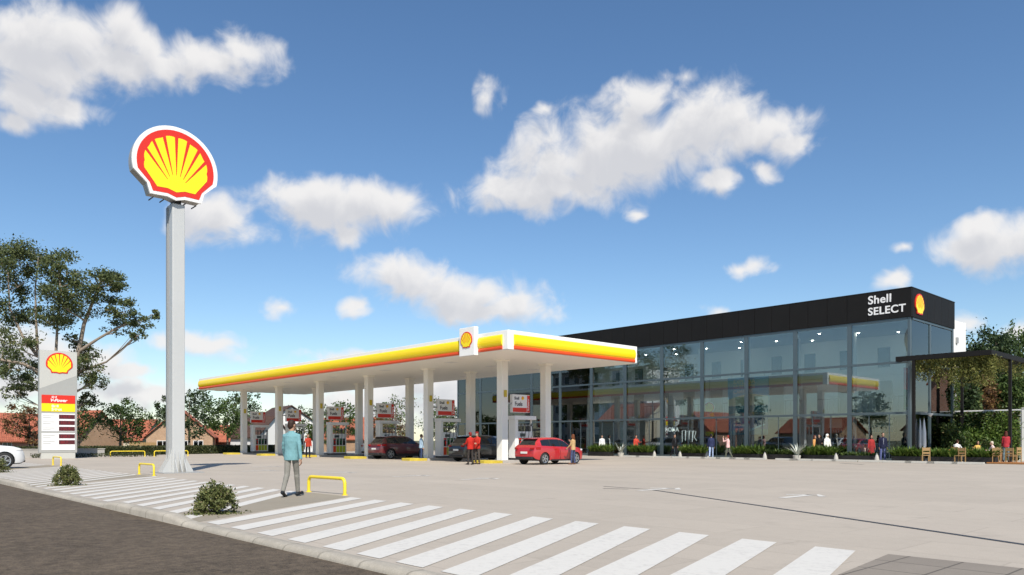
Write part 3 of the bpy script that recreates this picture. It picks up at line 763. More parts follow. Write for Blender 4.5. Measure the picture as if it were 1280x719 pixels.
# painted crossing stripes, one sheet per driveway
def stripes(x0, n, per, w, s, yn, yf, first=0):
    m = MB()
    for k in range(n):
        xf = x0 + per*k; sl = interp(s, xf) if isinstance(s, list) else s; a, b = xf + sl*(yf-yn), xf
        m.add([(a, yn, .006), (a+w, yn, .006), (b+w, yf, .006), (b, yf, .006)], [(0,1,2,3)])
    struct(m, 'crossing_stripes', 'paint')
stripes(-15.54, 12, 1.012, .50, [(-20, .78), (-15.5, .70), (-11.5, .645), (-7.6, .475), (-5.4, .325), (-4.4, .29)], 4.66, 9.2)
stripes(-29.4, 12, .98, .47, 1.12, 4.66, 9.2)
stripes(-43.6, 13, .98, .46, 1.42, 4.66, 9.2)
stripes(-58.5, 12, .98, .46, 1.7, 4.66, 9.2)
ar = MB()
def arrow(x, y, rz, L=1.5):
    M = Matrix.Translation((x, y, .006)) @ Euler((0, 0, rz)).to_matrix().to_4x4()
    ar.add([(-.11, -L, 0), (.11, -L, 0), (.11, 0, 0), (-.11, 0, 0)], [(0,1,2,3)], M)
    ar.add([(-.11, -.02, .0), (.11, -.02, 0), (.0, .30, 0), (-.52, -.34, 0), (-.40, -.50, 0)], [(0,1,4,3)], M)
    ar.add([(.11, -.021, .0002), (0, .3, .0002), (.52, -.34, .0002), (.40, -.50, .0002)], [(0,3,2,1)], M)
for x_, y_ in ((-12.45, 17.5), (-8.65, 17.9), (-19.95, 17.5), (-23.3, 17.0), (-31.8, 15.0), (-36.5, 17.5), (-27.7, 16.5)): arrow(x_, y_, 0)
struct(ar, 'painted_arrows', 'paint', fix=False)
dl = MB(); p0, p1 = Vector((-12.6, 16.62, 0)), Vector((-1.0, 10.44, 0)); pd = (p1-p0).normalized(); pn = Vector((-pd.y, pd.x, 0))
dl.prism([tuple((p0-pn*.045)[:2]), tuple((p1-pn*.055)[:2]), tuple((p1+pn*.055)[:2]), tuple((p0+pn*.045)[:2])], -.01, .005)
struct(dl, 'drain_channel', 'darkgrey')
ck = MB(); ck.prism([(-14.3, 16.72), (-12.6, 16.58), (-12.6, 16.62), (-14.3, 16.79)], -.01, .0045); ck.prism([(-13.7, 16.0), (-13.05, 16.25), (-13.05, 16.32), (-13.7, 16.09)], -.01, .0045)
ck.prism([(-19.6, 43.9), (-17.6, 42.2), (-17.5, 42.3), (-19.5, 44.0)], -.01, .0045)
struct(ck, 'paving_seams', 'darkgrey')

# ================================================================== SHOP BUILDING
BX, BY, BX0, BY1 = -18.1, 50.6, -63.6, 58.4
ZT, ZR = 9.08, 10.9
shop = thing('shop_building', 'long glass fronted two storey shop under a black fascia', 'building', (BX, BY, 0))
def sb(mb, name, m, **k): return mb.build(name, m, shop, loc=(-BX, -BY, 0), **k)
fa = MB()
npan = 34; pw = (BX-BX0+.24)/npan
for i in range(npan): fa.box(BX0-.12+i*pw+.012, BX0-.12+(i+1)*pw-.012, BY-.12, BY-.02, ZT, ZR)
for i in range(6):
    q = (BY1-BY)/6; fa.box(BX+.02, BX+.12, BY-.008+i*q+.012, BY+(i+1)*q-.012, ZT, ZR)
fascia = sb(fa, 'fascia', 'black', bevel=.006)
sb(MB().box(BX0-.1, BX+.0, BY-.01, BY1-.01, ZT+.02, ZR-.03), 'roof_block', 'blackmetal')
sb(MB().box(BX0-.14, BX+.14, BY-.14, BY+.0, ZR+.002, ZR+.05).box(BX+.0, BX+.14, BY+.002, BY1, ZR+.002, ZR+.05), 'coping', 'blackmetal')
lettering('Shell', .74, 'white', fascia, T(onY(1086, BY)+.0, BY-.125, 10.17) @ FACE_NY, bold=.014, extrude=.02, spacing=1.06)
lettering('SELECT', .68, 'white', fascia, T(onY(1086, BY)+.0, BY-.125, 9.45) @ FACE_NY, bold=.014, extrude=.02, spacing=1.06)
emblem(fascia, T(BX+.125, 51.72, 9.97) @ FACE_PX, 1.5, .06, border=False)
nb = 12; bw = (BX-BX0)/nb
for i in range(nb+1):
    xx = BX0+i*bw; w2 = .14
    xa, xb = max(BX0, xx-w2), min(BX-.0, xx+w2)
    sb(MB().box(xa, xb, BY-.05, BY+.24, 0, ZT-.003), 'mullion', 'mullion')
for y_ in (53.93, BY1-.13): sb(MB().box(BX-.24, BX+.05, y_-.13, y_+.13, 0, ZT-.003), 'mullion', 'mullion')
for zz_, hh in ((3.06, .07), (6.27, .07), (.09, .09), (ZT-.08, .07)):
    sb(MB().box(BX0+.15, BX-.15, BY-.065, BY+.11, zz_-hh, zz_+hh), 'transom', 'mullion')
    sb(MB().box(BX-.11, BX+.065, BY+.26, BY1-.27, zz_-hh, zz_+hh), 'transom', 'mullion')
for i in range(nb):
    m_ = MB()
    for a, b in ((.18, 2.99), (3.13, 6.2), (6.34, ZT-.15)):
        m_.box(BX0+i*bw+.14, BX0+(i+1)*bw-.14, BY, BY+.012, a, b)
    sb(m_, 'glass_pane', 'glass')
    fm = MB()
    for q in (1/3, 2/3):
        xx = BX0+i*bw+bw*q
        for a, b in ((.18, 2.99),): fm.box(xx-.022, xx+.022, BY-.02, BY+.05, a, b)
    sb(fm, 'glazing_bar', 'mullion')
for a, b in ((BY+.26, 53.79), (54.07, BY1-.27)):
    m_ = MB()
    for z0, z1 in ((.18, 2.99), (3.13, 6.2), (6.34, ZT-.15)): m_.box(BX-.012, BX, a, b, z0, z1)
    sb(m_, 'glass_pane', 'glass')
# interior
sb(MB().box(BX0+.02, BX-.26, BY+.26, BY1+1.9, .004, .03), 'floor', 'floor')
sb(MB().box(BX0+.02, BX-.26, 53.2, BY1+1.9, 3.0, 3.25), 'upper_floor', 'interior')
sb(MB().box(BX0+.02, BX-.26, BY+.26, BY1+1.9, 8.86, 8.98), 'ceiling', 'ceil')
sb(MB().box(BX0, BX-.3, BY1+1.9, BY1+2.05, 0, ZT), 'back_wall', 'interior')
sb(MB().box(BX0-.05, BX0+.0, BY+.26, BY1+1.9, 0, ZT), 'end_wall', 'interior')
pw_ = MB().box(BX0+.1, BX-2.2, 56.6, 56.72, 3.252, 6.0); pw_.box(BX0+.1, BX-2.2, 56.61, 56.71, 6.02, 8.85)
sb(pw_, 'partition', 'plaster')
for i in range(16):
    xx = BX0+2.5+i*2.75
    if xx > BX-3: continue
    d_ = sb(MB().box(xx, xx+1.15, 56.55, 56.6, 3.26, 5.6), 'inner_door', 'pgrey')
    sb(MB().box(xx+.15, xx+1.0, 56.54, 56.59, 6.6, 8.0), 'inner_window', 'mullion')
for i in range(11):
    xx = BX0+3.5+i*4.1; sb(MB().box(xx, xx+.42, 53.4, 53.82, .03, 8.86), 'column', 'plaster')
rl = MB(); 
for i in range(110): rl.box(BX0+.6+i*.4, BX0+.6+i*.4+.03, 53.25, 53.28, 3.25, 4.25)
rl.box(BX0+.5, BX-.5, 53.23, 53.30, 4.25, 4.30); sb(rl, 'balustrade', 'grey')
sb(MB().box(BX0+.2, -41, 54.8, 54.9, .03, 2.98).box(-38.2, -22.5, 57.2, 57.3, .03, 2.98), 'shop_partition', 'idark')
for i in range(22):
    sb(MB().lathe([(.065, 8.83), (.065, 8.858)], 10, T(BX0+2+i*2.05, 52.2+1.6*(i % 3), 0)), 'downlight', 'down')
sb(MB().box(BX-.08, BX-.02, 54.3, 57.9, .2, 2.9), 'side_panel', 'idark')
# white rear block
wb = thing('stair_block', 'white rendered block standing behind the right end of the shop', 'building', (-21, 59.7, 0))
MB().box(-3, 2.88, 1.0, 1.5, 0, 9.8).box(2.4, 2.9, -1.28, 1.0-.002, 0, 9.75).build('wall', 'plaster', wb); MB().cbox((2.95, -.6, 8.35), .12, .3, .4).build('vent', 'grey', wb)
# posters and signs hanging behind the glass
def poster(label, px0, px1, z0, z1, Y, cols, lines, cat='poster'):
    xa, xb = onY(px0, Y), onY(px1, Y); r = thing('poster', label, cat, ((xa+xb)/2, Y, z0)); w = xb-xa; h = z1-z0
    MB().box(-w/2, w/2, -.02, .02, 0, h).build('board', cols[0], r)
    if len(cols) > 1: MB().add([(-w/2, -.024, 0), (w/2, -.024, 0), (w/2, -.024, h*.30), (0, -.024, h*.42), (-w/2, -.024, h*.22)], [(0,1,2,3,4)]).build('picture_foreground', cols[1], r, fix=False)
    if len(cols) > 2: MB().add([(-w*.1, -.025, h*.2), (w*.05, -.025, h*.2), (w*.45, -.025, h*.6), (w*.38, -.025, h*.62)], [(0,1,2,3)]).build('picture_streak', cols[2], r, fix=False)
    for tx, sz, dz in lines:
        lettering(tx, sz, 'white', r, T(-w*.36, -.026, h*dz) @ FACE_NY, bold=.01, extrude=.004)
    for s in (-1, 1): MB().tube([(s*w*.4, 0, h), (s*w*.4, 0, h+.5)], .012, 5).build('hanger', 'grey', r)
    return r
MT['litwhite'] = mat('lit_sign_white', (.9, .9, .86), .4, var=0, emit=.45)
MT['skyblue'] = mat('poster_sky_blue', (.22, .56, .74), .4, var=.15, vscale=1); MT['sand'] = mat('poster_sand', (.75, .72, .5), .4, var=.2)
MT['navy'] = mat('poster_navy', (.03, .10, .34), .4, var=.3, vscale=1); MT['teal'] = mat('poster_teal', (.05, .24, .30), .4, var=.3, vscale=2)
poster('pale blue travel poster with white words hanging high behind the glass', 910, 961, 3.95, 6.05, 51.2, ['skyblue', 'sand'], [('EXPLORA', .42, .78), ('NUESTROS', .36, .60), ('CAMINOS', .36, .43)])
poster('dark blue poster with light streaks hanging low behind the glass', 911, 960, 1.75, 3.0, 51.2, ['navy', 'teal', 'skyblue'], [('SHELL', .22, .72), ('V-POWER', .24, .5)])
poster('teal landscape poster between the two blue posters', 911, 960, 3.14, 3.9, 51.21, ['teal', 'pgrey'], [])
def shopsign(label, px0, z, txt, size, board, col, Y=51.25, name='shop_sign', w=None):
    xa = onY(px0, Y); r = thing(name, label, 'sign', (xa, Y, z)); me = None
    l_ = lettering(txt, size, col, r, T(0, -.05, .1) @ FACE_NY, bold=.012, extrude=.015)
    ww = max(v.co.x for v in l_.data.vertices)
    MB().box(-.15, ww+.15, -.04, .06, 0, size*.9+.15).build('board', board, r)
    return r
shopsign('dark shop board with the white word ROMA over a doorway', 832, 1.95, 'ROMA', .46, 'idark', 'litwhite')
ns = thing('neon_sign', 'white line drawing sign on the dark wall beside the word ROMA', 'sign', (onY(853, 51.4), 51.4, 1.1))
pts = [(0,.1),(0,.95),(.3,1.0),(.3,.2),(.35,.9),(.65,.92),(.65,.3),(.7,.95),(1.0,.9),(.95,.1),(1.05,.95),(1.3,.9),(1.15,.45),(1.35,.2)]
MB().tube([(a, -.03, b*1.05) for a, b in pts], .028, 6).build('tubing', 'litwhite', ns); MB().box(-.15, 1.5, .0, .05, -.05, 1.2).build('backing', 'idark', ns)
he = thing('hanging_emblem', 'yellow and red scallop sign hanging inside the upper window', 'sign', (onY(887, 51.5), 51.5, 3.9))
emblem(he, FACE_NY @ T(0, 0, .02), 1.0, .05); MB().tube([(0, 0, .4), (0, 0, 2.2)], .015, 5).build('hanger', 'grey', he); MB().add([(-.05,0,-.5),(.35,0,-.4),(.45,0,-1.0)],[(0,1,2)]).build('ribbon','paleyellow',he,fix=False)
bs = thing('promotion_sign', 'small red and yellow square sign below the hanging scallop', 'sign', (onY(887, 51.3), 51.3, 1.95))
MB().box(-.45, .45, -.03, .03, .5, 1.05).build('upper_board', 'red', bs); MB().box(-.35, .35, -.029, .029, .05, .498).build('lower_board', 'orange', bs); MB().box(-.35, .35, -.03, .03, -.25, .048).build('strip', 'paleyellow', bs)
MB().tube([(0, 0, -1.92), (0, 0, -.25)], .03, 6).build('pole', 'grey', bs)
def counter(label, px0, px1, Y, m, h=1.05, shelves=True, cat='counter'):
    xa, xb = onY(px0, Y), onY(px1, Y); w = xb-xa; r = thing('shop_counter', label, cat, ((xa+xb)/2, Y, .03))
    MB().box(-w/2, w/2, -.35, .35, .1, h).build('front', m, r, bevel=.01); MB().box(-w/2-.05, w/2+.05, -.4, .4, h+.002, h+.05).build('counter_top', 'offwhite', r); MB().box(-w/2+.05, w/2-.05, -.3, .3, 0, .098).build('plinth', 'darkgrey', r)
    if shelves:
        MB().box(-w/2, w/2, .9, 1.3, 1.3, 1.36).box(-w/2, w/2, .9, 1.3, 1.8, 1.86).build('shelf', 'lwood', r)
        MB().box(-w/2, w/2, .55, .65, 2.2, 2.85).build('menu_board', 'cream', r)
        it = MB()
        for i in range(int(w/.18)): it.lathe([(.05, 1.865), (.05, 2.05), (.02, 2.1), (.02, 2.16)], 6, T(-w/2+.1+i*.18, 1.1, 0))
        it.build('bottles', 'teal', r)
        for s in (-1, 1): MB().box(s*w*.48-.03, s*w*.48+.03, .9, 1.3, .05, 2.85).build('shelf_post', 'blackmetal', r)
counter('cafe counter with a pale menu board behind the right glass', 1032, 1048, 53.8, 'lwood')
counter('long cafe bar with bottle shelf and menu board near the glass corner', 1075, 1112, 53.8, 'pgrey')
counter('orange wood counter inside the left part of the shop', 700, 735, 54.0, 'owood', shelves=False)
counter('tiled orange counter inside, behind the woman in beige', 745, 790, 54.3, 'owood', shelves=False)
MT['refl_red'] = mat('reflection_red', (.36, .04, .04), .6, var=.3, vscale=1.2); MT['refl_green'] = mat('reflection_green', (.02, .10, .055), .6, var=.4, vscale=1.2)
mu = thing('reflection_panel', 'red and green panel inside the side window, painted as a reflection', 'painted_reflection', (-18.75, 53.0, 3.3))  # red and green reflections in the side glass, painted as coloured panels behind it
MB().box(-.03, .03, -1.6, 1.2, 1.3, 2.7).build('red_field', 'refl_red', mu); MB().box(-.031, .031, -1.6, 1.2, 0, 1.298).build('green_field', 'refl_green', mu)
MB().add([(.034, -1.5, .2), (.034, .9, .2), (.034, .3, 1.2)], [(0,1,2)]).build('green_shape', 'leaffern', mu, fix=False); MB().box(-.03, .03, 1.5, 4.6, 0, 2.7).build('dark_field', 'teal', mu)

# ================================================================== CANOPY
CX0, CX1, CY0, CY1, CZ0, CZ1 = -72.8, -29.4, 26.75, 37.6, 6.1, 7.14
cano = thing('fuel_canopy', 'long white filling station canopy edged with a yellow and orange band', 'canopy', (-51, 32, 0))
def cb(mb, name, m, **k): return mb.build(name, m, cano, loc=(51, -32, 0), **k)
cb(MB().box(CX0, CX1, CY0, CY1, CZ0+.02, CZ1), 'deck', 'offwhite', bevel=.02)
cb(MB().box(CX0+.06, CX1-.06, CY0+.06, CY1-.06, CZ0-.01, CZ0+.015), 'soffit', 'soffit')
def band(name, m, z0, z1, out, ax, skip=None):
    m_ = MB(); n = 7
    pr = [(out*sin(pi*i/n)**.6 + .012, z0+(z1-z0)*i/n) for i in range(n+1)]
    segs = [(CX0+.05, -33.15), (-31.75, CX1-.42)] if ax == 'x' else [(CX0+.05, CX1-.42)] if ax == 'b' else [(CY0+.42, CY1-.25)]
    for a, b in segs:
        if ax == 'x': m_.loft([[(q, CY0-o_, z) for o_, z in pr] + [(q, CY0+.01, z1), (q, CY0+.01, z0)] for q in (a, b)])
        elif ax == 'b': m_.loft([[(q, CY1+o_, z) for o_, z in pr] + [(q, CY1-.01, z1), (q, CY1-.01, z0)] for q in (a, b)])
        else: m_.loft([[(CX1+o_, q, z) for o_, z in pr] + [(CX1-.01, q, z1), (CX1-.01, q, z0)] for q in (a, b)])
    cb(m_, name, m)
for ax in 'xyb':
    band('yellow_band', 'yellow', CZ0+.235, CZ0+.83, .10, ax); band('orange_band', 'orange', CZ0+.03, CZ0+.232, .05, ax)
eb = cb(MB().box(-33.1, -31.8, CY0-.30, CY0-.002, 5.98, 7.55), 'emblem_box', 'offwhite', bevel=.02)
emblem(eb, T(-32.45, CY0-.305, 6.86) @ FACE_NY, 1.0, .03, border=False)
COLX = [-33.53-7.37*i for i in range(6)]
for i, x_ in enumerate(COLX):
    for y_ in (30.07, 33.7):
        c_ = cb(MB().box(x_-.24, x_+.24, y_-.24, y_+.24, .15, CZ0-.012), 'column', 'offwhite', bevel=.015)
        cb(MB().box(x_-.33, x_+.33, y_-.33, y_+.33, CZ0-.10, CZ0-.011), 'collar', 'soffit')
        if y_ < 32: cb(MB().box(x_+.242, x_+.32, y_-.10, y_+.08, 3.9, 4.3), 'number_plate', 'islandyellow', bevel=.01)
for i in range(6):
    for y_ in (28.6, 31.9, 35.6): cb(MB().box(x_*0-36.9-7.2*i, -36.3-7.2*i, y_-.3, y_+.3, CZ0-.03, CZ0-.0105), 'soffit_light', 'white')

# pump islands, pumps, sign boxes
ORD = ['rightmost', 'second from the right', 'third from the right', 'third from the left', 'second from the left', 'leftmost']
WHERE = ['beside the red hatchback', 'right of the dark red car', 'left of the dark red car', 'near the white car', 'behind the walking man', 'at the far left end']
isl = thing('pump_island', 'kerbed pump island with yellow nose beside the red hatchback', 'pump island', (COLX[0], 30, 0), 0, 'pump islands under the canopy')
def roundrect(x0, x1, y0, y1, r, n=5):
    p = []
    for cx_, cy_, a in ((x1-r, y0+r, -90), (x1-r, y1-r, 0), (x0+r, y1-r, 90), (x0+r, y0+r, 180)):
        for k in range(n+1): p.append((cx_+r*cos(radians(a+90*k/n)), cy_+r*sin(radians(a+90*k/n))))
    return p
fr_ = [p for p in roundrect(-.78, .78, -1.75, -.6, .35)]
MB().prism([(-.78, -.6), (.78, -.6), (.78, 5.2), (-.78, 5.2)], -.02, .15).build('kerb_block', 'concrete', isl, bevel=.02)
MB().prism([(-.44+.0, -1.75), (.44, -1.75), (.70, -1.6), (.785, -1.35), (.785, -.602), (-.785, -.602), (-.785, -1.35), (-.70, -1.6)], -.02, .16).build('yellow_nose', 'islandyellow', isl, bevel=.02)
for s in (-1, 1): MB().box(s*.785-.005, s*.785+.005, -.6, 5.2, .0, .152).build('side_edge', 'concrete', isl)
def make_pump():
    r = thing('fuel_pump', 'fuel pump with coloured nozzles', 'fuel pump', (0, 0, 0), 0, 'fuel pumps under the canopy')
    MB().box(-.34, .34, -.95, .95, 0, .12).build('plinth', 'darkgrey', r)
    MB().box(-.30, .30, -.70, .92, .12, 1.72).build('cabinet', 'offwhite', r, bevel=.015)
    MB().box(-.34, .34, -1.0, -.705, .12, 2.42).build('end_post', 'offwhite', r, bevel=.015); MB().box(-.06, .06, .98, 1.08, .0, 2.42).build('slim_post', 'offwhite', r)
    MB().box(-.38, .38, -1.05, 1.2, 2.422, 2.66).build('header', 'white', r, bevel=.02)
    for s in (-1, 1):
        MB().box(min(s*.301, s*.325), max(s*.301, s*.325), -.62, .84, 1.33, 1.66).build('display_panel', 'white', r, bevel=.004)
        MB().box(min(s*.326, s*.335), max(s*.326, s*.335), -.50, .05, 1.40, 1.60).build('screen', 'screen', r)
        for k, (cm_, pm) in enumerate((('red', 'orange'), ('green', 'lime'), ('green', 'lime'), ('black', 'lime'))):
            y = -.47+.37*k
            MB().box(min(s*.301, s*.320), max(s*.301, s*.320), y-.16, y+.16, .20, .72).build('grade_panel', pm, r)
            MB().box(min(s*.301, s*.325), max(s*.301, s*.325), y-.15, y+.15, 1.22, 1.325).build('grade_label', cm_, r)
            MB().box(min(s*.301, s*.318), max(s*.301, s*.318), y-.14, y+.14, .78, 1.20).build('holster', 'trim', r)
            nz = MB(); nz.cbox((s*.36, y, 1.04), .09, .06, .20, 0, .0); nz.tube([(s*.36, y, .96), (s*.39, y, .88), (s*.37, y, .80)], .022, 6); nz.cbox((s*.42, y, 1.0), .03, .05, .16)
            nz.build('nozzle', cm_, r)
            MB().tube([(s*.36, y, 1.15), (s*.46, y+.02, 1.5), (s*.44, y+.06, 1.95), (s*.34, y+.08, 2.20), (s*.25, y+.1, 2.05), (s*.2, y+.1, 1.722)], .02, 6).build('hose', 'hose', r)
        MB().box(min(s*.2, s*.24), max(s*.2, s*.24), -.7, .98, 2.05, 2.13).build('hose_rail', 'grey', r)
    return r
pump = make_pump(); pump.location = (COLX[0], 31.62, .15)
for o_ in pump.children: o_.data.transform(Matrix.Diagonal((.9, .78, 1, 1))); pump['label'] = 'white fuel pump with coloured nozzles beside the red hatchback'
def make_sign():
    r = thing('price_sign_box', 'x', 'sign', (0, 0, 0), 0, 'fuel sign boxes above the pumps')
    MB().box(-.12, .12, -.82, .82, 0, 1.12).build('box', 'white', r, bevel=.012)
    for s in (1,):
        MB().box(.121, .130, -.80, .52, .03, .30).build('red_strip', 'red', r); MB().box(.121, .131, .56, .80, .03, 1.08).build('red_side', 'red', r)
        lettering('Fuels', .36, 'darkgrey', r, T(.122, -.62, .42) @ FACE_PX, bold=.008, extrude=.004)
        lettering('Shell', .25, 'darkgrey', r, T(.122, -.66, .80) @ FACE_PX, bold=.006, extrude=.004)
        em = emblem(r, T(.121, .14, .90) @ FACE_PX, .25, .008, border=False)
        lettering('V-Power', .21, 'white', r, T(.132, .735, .12) @ FACE_PX @ Matrix.Rotation(pi/2, 4, 'Z'), bold=.006, extrude=.004)
    MB().box(-.06, .06, -1.36, -.815, .5, .6).build('bracket', 'grey', r)
    return r
sgn = make_sign(); sgn.location = (COLX[0]+.1, 31.4, 3.0)
for o_ in ALLKIDS(sgn): o_.data.transform(Matrix.Diagonal((1, .87, .97, 1))); sgn['label'] = 'white and red fuel sign box above the pump beside the red hatchback'
sgn['category'] = 'sign'
for i in range(1, 6):
    tail = ['', 'with the attendants, second from the right', 'left of the dark red car, third from the right', 'near the white car, third from the left', 'right behind the walking man, second from the left', 'leftmost under the canopy'][i]
    dup(isl, (COLX[i], 30, 0), 0, 'kerbed pump island with yellow nose, ' + tail.replace('with the', 'by the'))
    dup(pump, (COLX[i], 31.62, .15), 0, 'white fuel pump with coloured nozzles, ' + tail.replace('with the', 'by the'))
    dup(sgn, (COLX[i]+.1, 31.4, 3.0), 0, 'white and red fuel sign box, ' + tail.replace('with the', 'by the'))

# ================================================================== PYLON SIGN
PX_, PY_ = -32.3, 10.9
pyl = thing('pylon_sign', 'tall grey roadside pole carrying a huge yellow and red scallop', 'pylon sign', (PX_, PY_, 0))
MB().box(-.36, .30, -.20, .30, 0, 10.98).build('pole', 'lgrey', pyl, bevel=.03)
MB().box(-.37, -.20, -.235, -.205, .01, 10.9).build('cable_duct', 'grey', pyl)
gs = MB()
def gusset(p, d, h=.95, w=.36):
    p = Vector(p); d = Vector(d); s = Vector((-d.y, d.x, 0))*.012
    q = [p, p+d*w, p+d*w+Vector((0,0,.05)), p+d*(w*.25)+Vector((0,0,h*.55)), p+Vector((0,0,h))]
    gs.loft([[a-s for a in q], [a+s for a in q]])
for y in (-.12, .06, .24): gusset((.30, y, .03), (1, 0, 0)); gusset((-.36, y, .03), (-1, 0, 0))
for x in (-.26, -.03, .2): gusset((x, -.20, .03), (0, -1, 0)); gusset((x, .30, .03), (0, 1, 0))
gs.build('gussets', 'lgrey', pyl)
MB().box(-.85, .8, -.7, .9, -.01, .03).build('base_plate', 'grey', pyl)
MB().box(-.2, .15, -.1, .2, 11.0, 11.2).build('neck', 'darkgrey', pyl)
hd = MB().prism([(x*3.30, y*3.30) for x, y in scallop_outline(.985)], -.52, -.001, T(.42, -.12, 12.52) @ FACE_PX).build('sign_case', 'grey', pyl)
es = emblem(pyl, T(.42, -.12, 12.52) @ FACE_PX, 3.34, .10)
for i in range(5): MB().box(-.11, .43, -1.0+i*.42, -.97+i*.42, 10.99, 11.03).build('underside_rib', 'darkgrey', es)

# ================================================================== PRICE TOTEM
tot = thing('price_totem', 'grey price totem with scallop, red and yellow panels and price digits', 'price sign', (-63.3, 13.1, 0))
TW, TH = 2.42, 7.85
MB().box(-.22, .22, -TW/2, TW/2, .42, TH).build('casing', 'pgrey', tot, bevel=.02)
MB().box(-.2, .2, -TW/2+.12, TW/2-.12, 0, .418).build('foot', 'pwarm', tot)
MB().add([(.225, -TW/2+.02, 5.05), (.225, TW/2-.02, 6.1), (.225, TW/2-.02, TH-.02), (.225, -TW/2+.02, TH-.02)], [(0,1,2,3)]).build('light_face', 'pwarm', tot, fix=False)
emblem(tot, T(.226, .05, 6.95) @ FACE_PX, 1.72, .03, border=False)
rp = MB().box(.221, .245, -TW/2+.14, TW/2-.14, 4.02, 4.62).build('red_panel', 'red', tot)
lettering('Shell', .17, 'white', rp, T(.246, -.45, 4.42) @ FACE_PX, bold=.006, extrude=.003, shear=.2); lettering('V-Power', .30, 'white', rp, T(.246, -.55, 4.14) @ FACE_PX, bold=.01, extrude=.003, shear=.3)
yp = MB().box(.221, .245, -TW/2+.14, TW/2-.14, 3.42, 4.0).build('yellow_panel', 'yellow', tot)
lettering('Shell', .24, 'white', yp, T(.246, -.45, 3.74) @ FACE_PX, bold=.008, extrude=.003); lettering('Select', .27, 'white', yp, T(.246, -.45, 3.49) @ FACE_PX, bold=.008, extrude=.003)
for z0, z1, n in ((1.98, 3.28, 3), (.62, 1.86, 2)):
    pp = MB().box(.221, .243, -TW/2+.14, TW/2-.14, z0, z1).build('price_panel', 'white', tot)
    for k in range(n):
        z = z1-.08-.30-.44*k
        dp = MB().box(.2435, .255, .02, TW/2-.16, z, z+.30).build('price_display', 'ledback', pp)
        lettering(('142.9', '151.4', '139.9', '128.5', '88.7')[k+(0 if n == 3 else 3)], .28, 'led', dp, T(.256, .12, z+.05) @ FACE_PX, extrude=.002, bold=.006)
        gl_ = MB()
        for q in range(2): gl_.box(.2435, .246, -TW/2+.22, -TW/2+.22+(.75 if q else .5), z+.05+q*.13, z+.09+q*.13)
        gl_.build('grade_name', 'pgrey', pp)

# ================================================================== SMALL FURNITURE OF THE FORECOURT
def hoop(label, p0, p1, h=.36, r=.038):
    p0, p1 = Vector((*p0, 0)), Vector((*p1, 0)); c = (p0+p1)/2; d = (p1-p0); L = d.length; d.normalize()
    rt = thing('hoop_barrier', label, 'hoop barrier', c, atan2(d.y, d.x), 'yellow hoop barriers')
    q = [(-L/2, 0, 0), (-L/2, 0, h-.13)] + [(-L/2+.13*(1-cos(a)), 0, h-.13+.13*sin(a)) for a in (.4, .8, 1.2, pi/2)]
    q += [(-x, y, z) for x, y, z in q[::-1]]
    MB().tube(q, r, 12).build('rail', 'safety', rt, smooth=True)
    for s in (-1, 1): MB().lathe([(.075, -.005), (.075, .012), (.045, .016)], 12, T(s*L/2, 0, .004)).build('base_plate', 'safety', rt)
hoop('yellow hoop barrier right of the walking man, nearest of the hoops', (-17.9, 9.36), (-16.25, 9.45), .40, .042)
hoop('yellow hoop barrier just left of the tall pole', (-31.7, 9.35), (-29.95, 9.35), .42)
hoop('yellow hoop barrier in front of the price totem', (-46.5, 9.4), (-44.7, 9.4), .45)
hoop('yellow hoop barrier by the hedge, left one of two', (-66.3, 17.4), (-66.0, 19.9), .45)
hoop('yellow hoop barrier by the hedge, right one of two', (-65.9, 20.6), (-65.6, 23.2), .45)
# hedge and low wall at the far edge of the site
def strip(p0, p1, w, n, h, rng): 
    t = rng.random(n); a = np.array(p0); b = np.array(p1); d = (b-a)/np.linalg.norm(b-a); nn = np.array([-d[1], d[0]])
    side = rng.random(n)
    off = (rng.random(n)-.5)*w; z = rng.random(n)*h; top = rng.random(n) < .4; z[top] = h*(.88+.2*rng.random(top.sum())); e = ~top; off[e] = np.sign(off[e])*w*.5*(.86+.25*rng.random(e.sum()))
    p = a[None]+t[:, None]*(b-a)[None]+off[:, None]*nn[None]
    return np.concatenate([p, z[:, None]], 1)
hg = thing('hedge', 'long clipped dark hedge along the far edge of the forecourt', 'hedge', (0, 0, 0))
H0, H1 = (-69.2, 4.0), (-77.5, 37.0)
hl = sqrt((H1[0]-H0[0])**2+(H1[1]-H0[1])**2)
MB().cbox(((H0[0]+H1[0])/2, (H0[1]+H1[1])/2, .32), hl, .62, .74, atan2(H1[1]-H0[1], H1[0]-H0[0])).build('inner_growth', 'leafhedge', hg)
leaf_obj('foliage', strip(H0, H1, .9, 15000, .78, nrng), .13, 'leafhedge', hg, elong=1.5)
lw = thing('garden_wall', 'low grey wall in front of the hedge behind the totem', 'wall', (-67.3, 12, 0))
MB().box(-.12, .12, -9, 5.2, 0, .62).build('wall', 'concrete', lw); MB().box(-.16, .16, -9.05, 5.25, .622, .68).build('coping', 'stone', lw)
gr_ = nrng.random((1500, 3))*np.array([1.0, 9, .30])+np.array([-67.0, 12, .02]); tag(leaf_obj('ground_cover', gr_, .16, 'leafhedge', None, elong=3), 'low green ground cover along the foot of the grey wall', 'ground cover', kind='stuff')
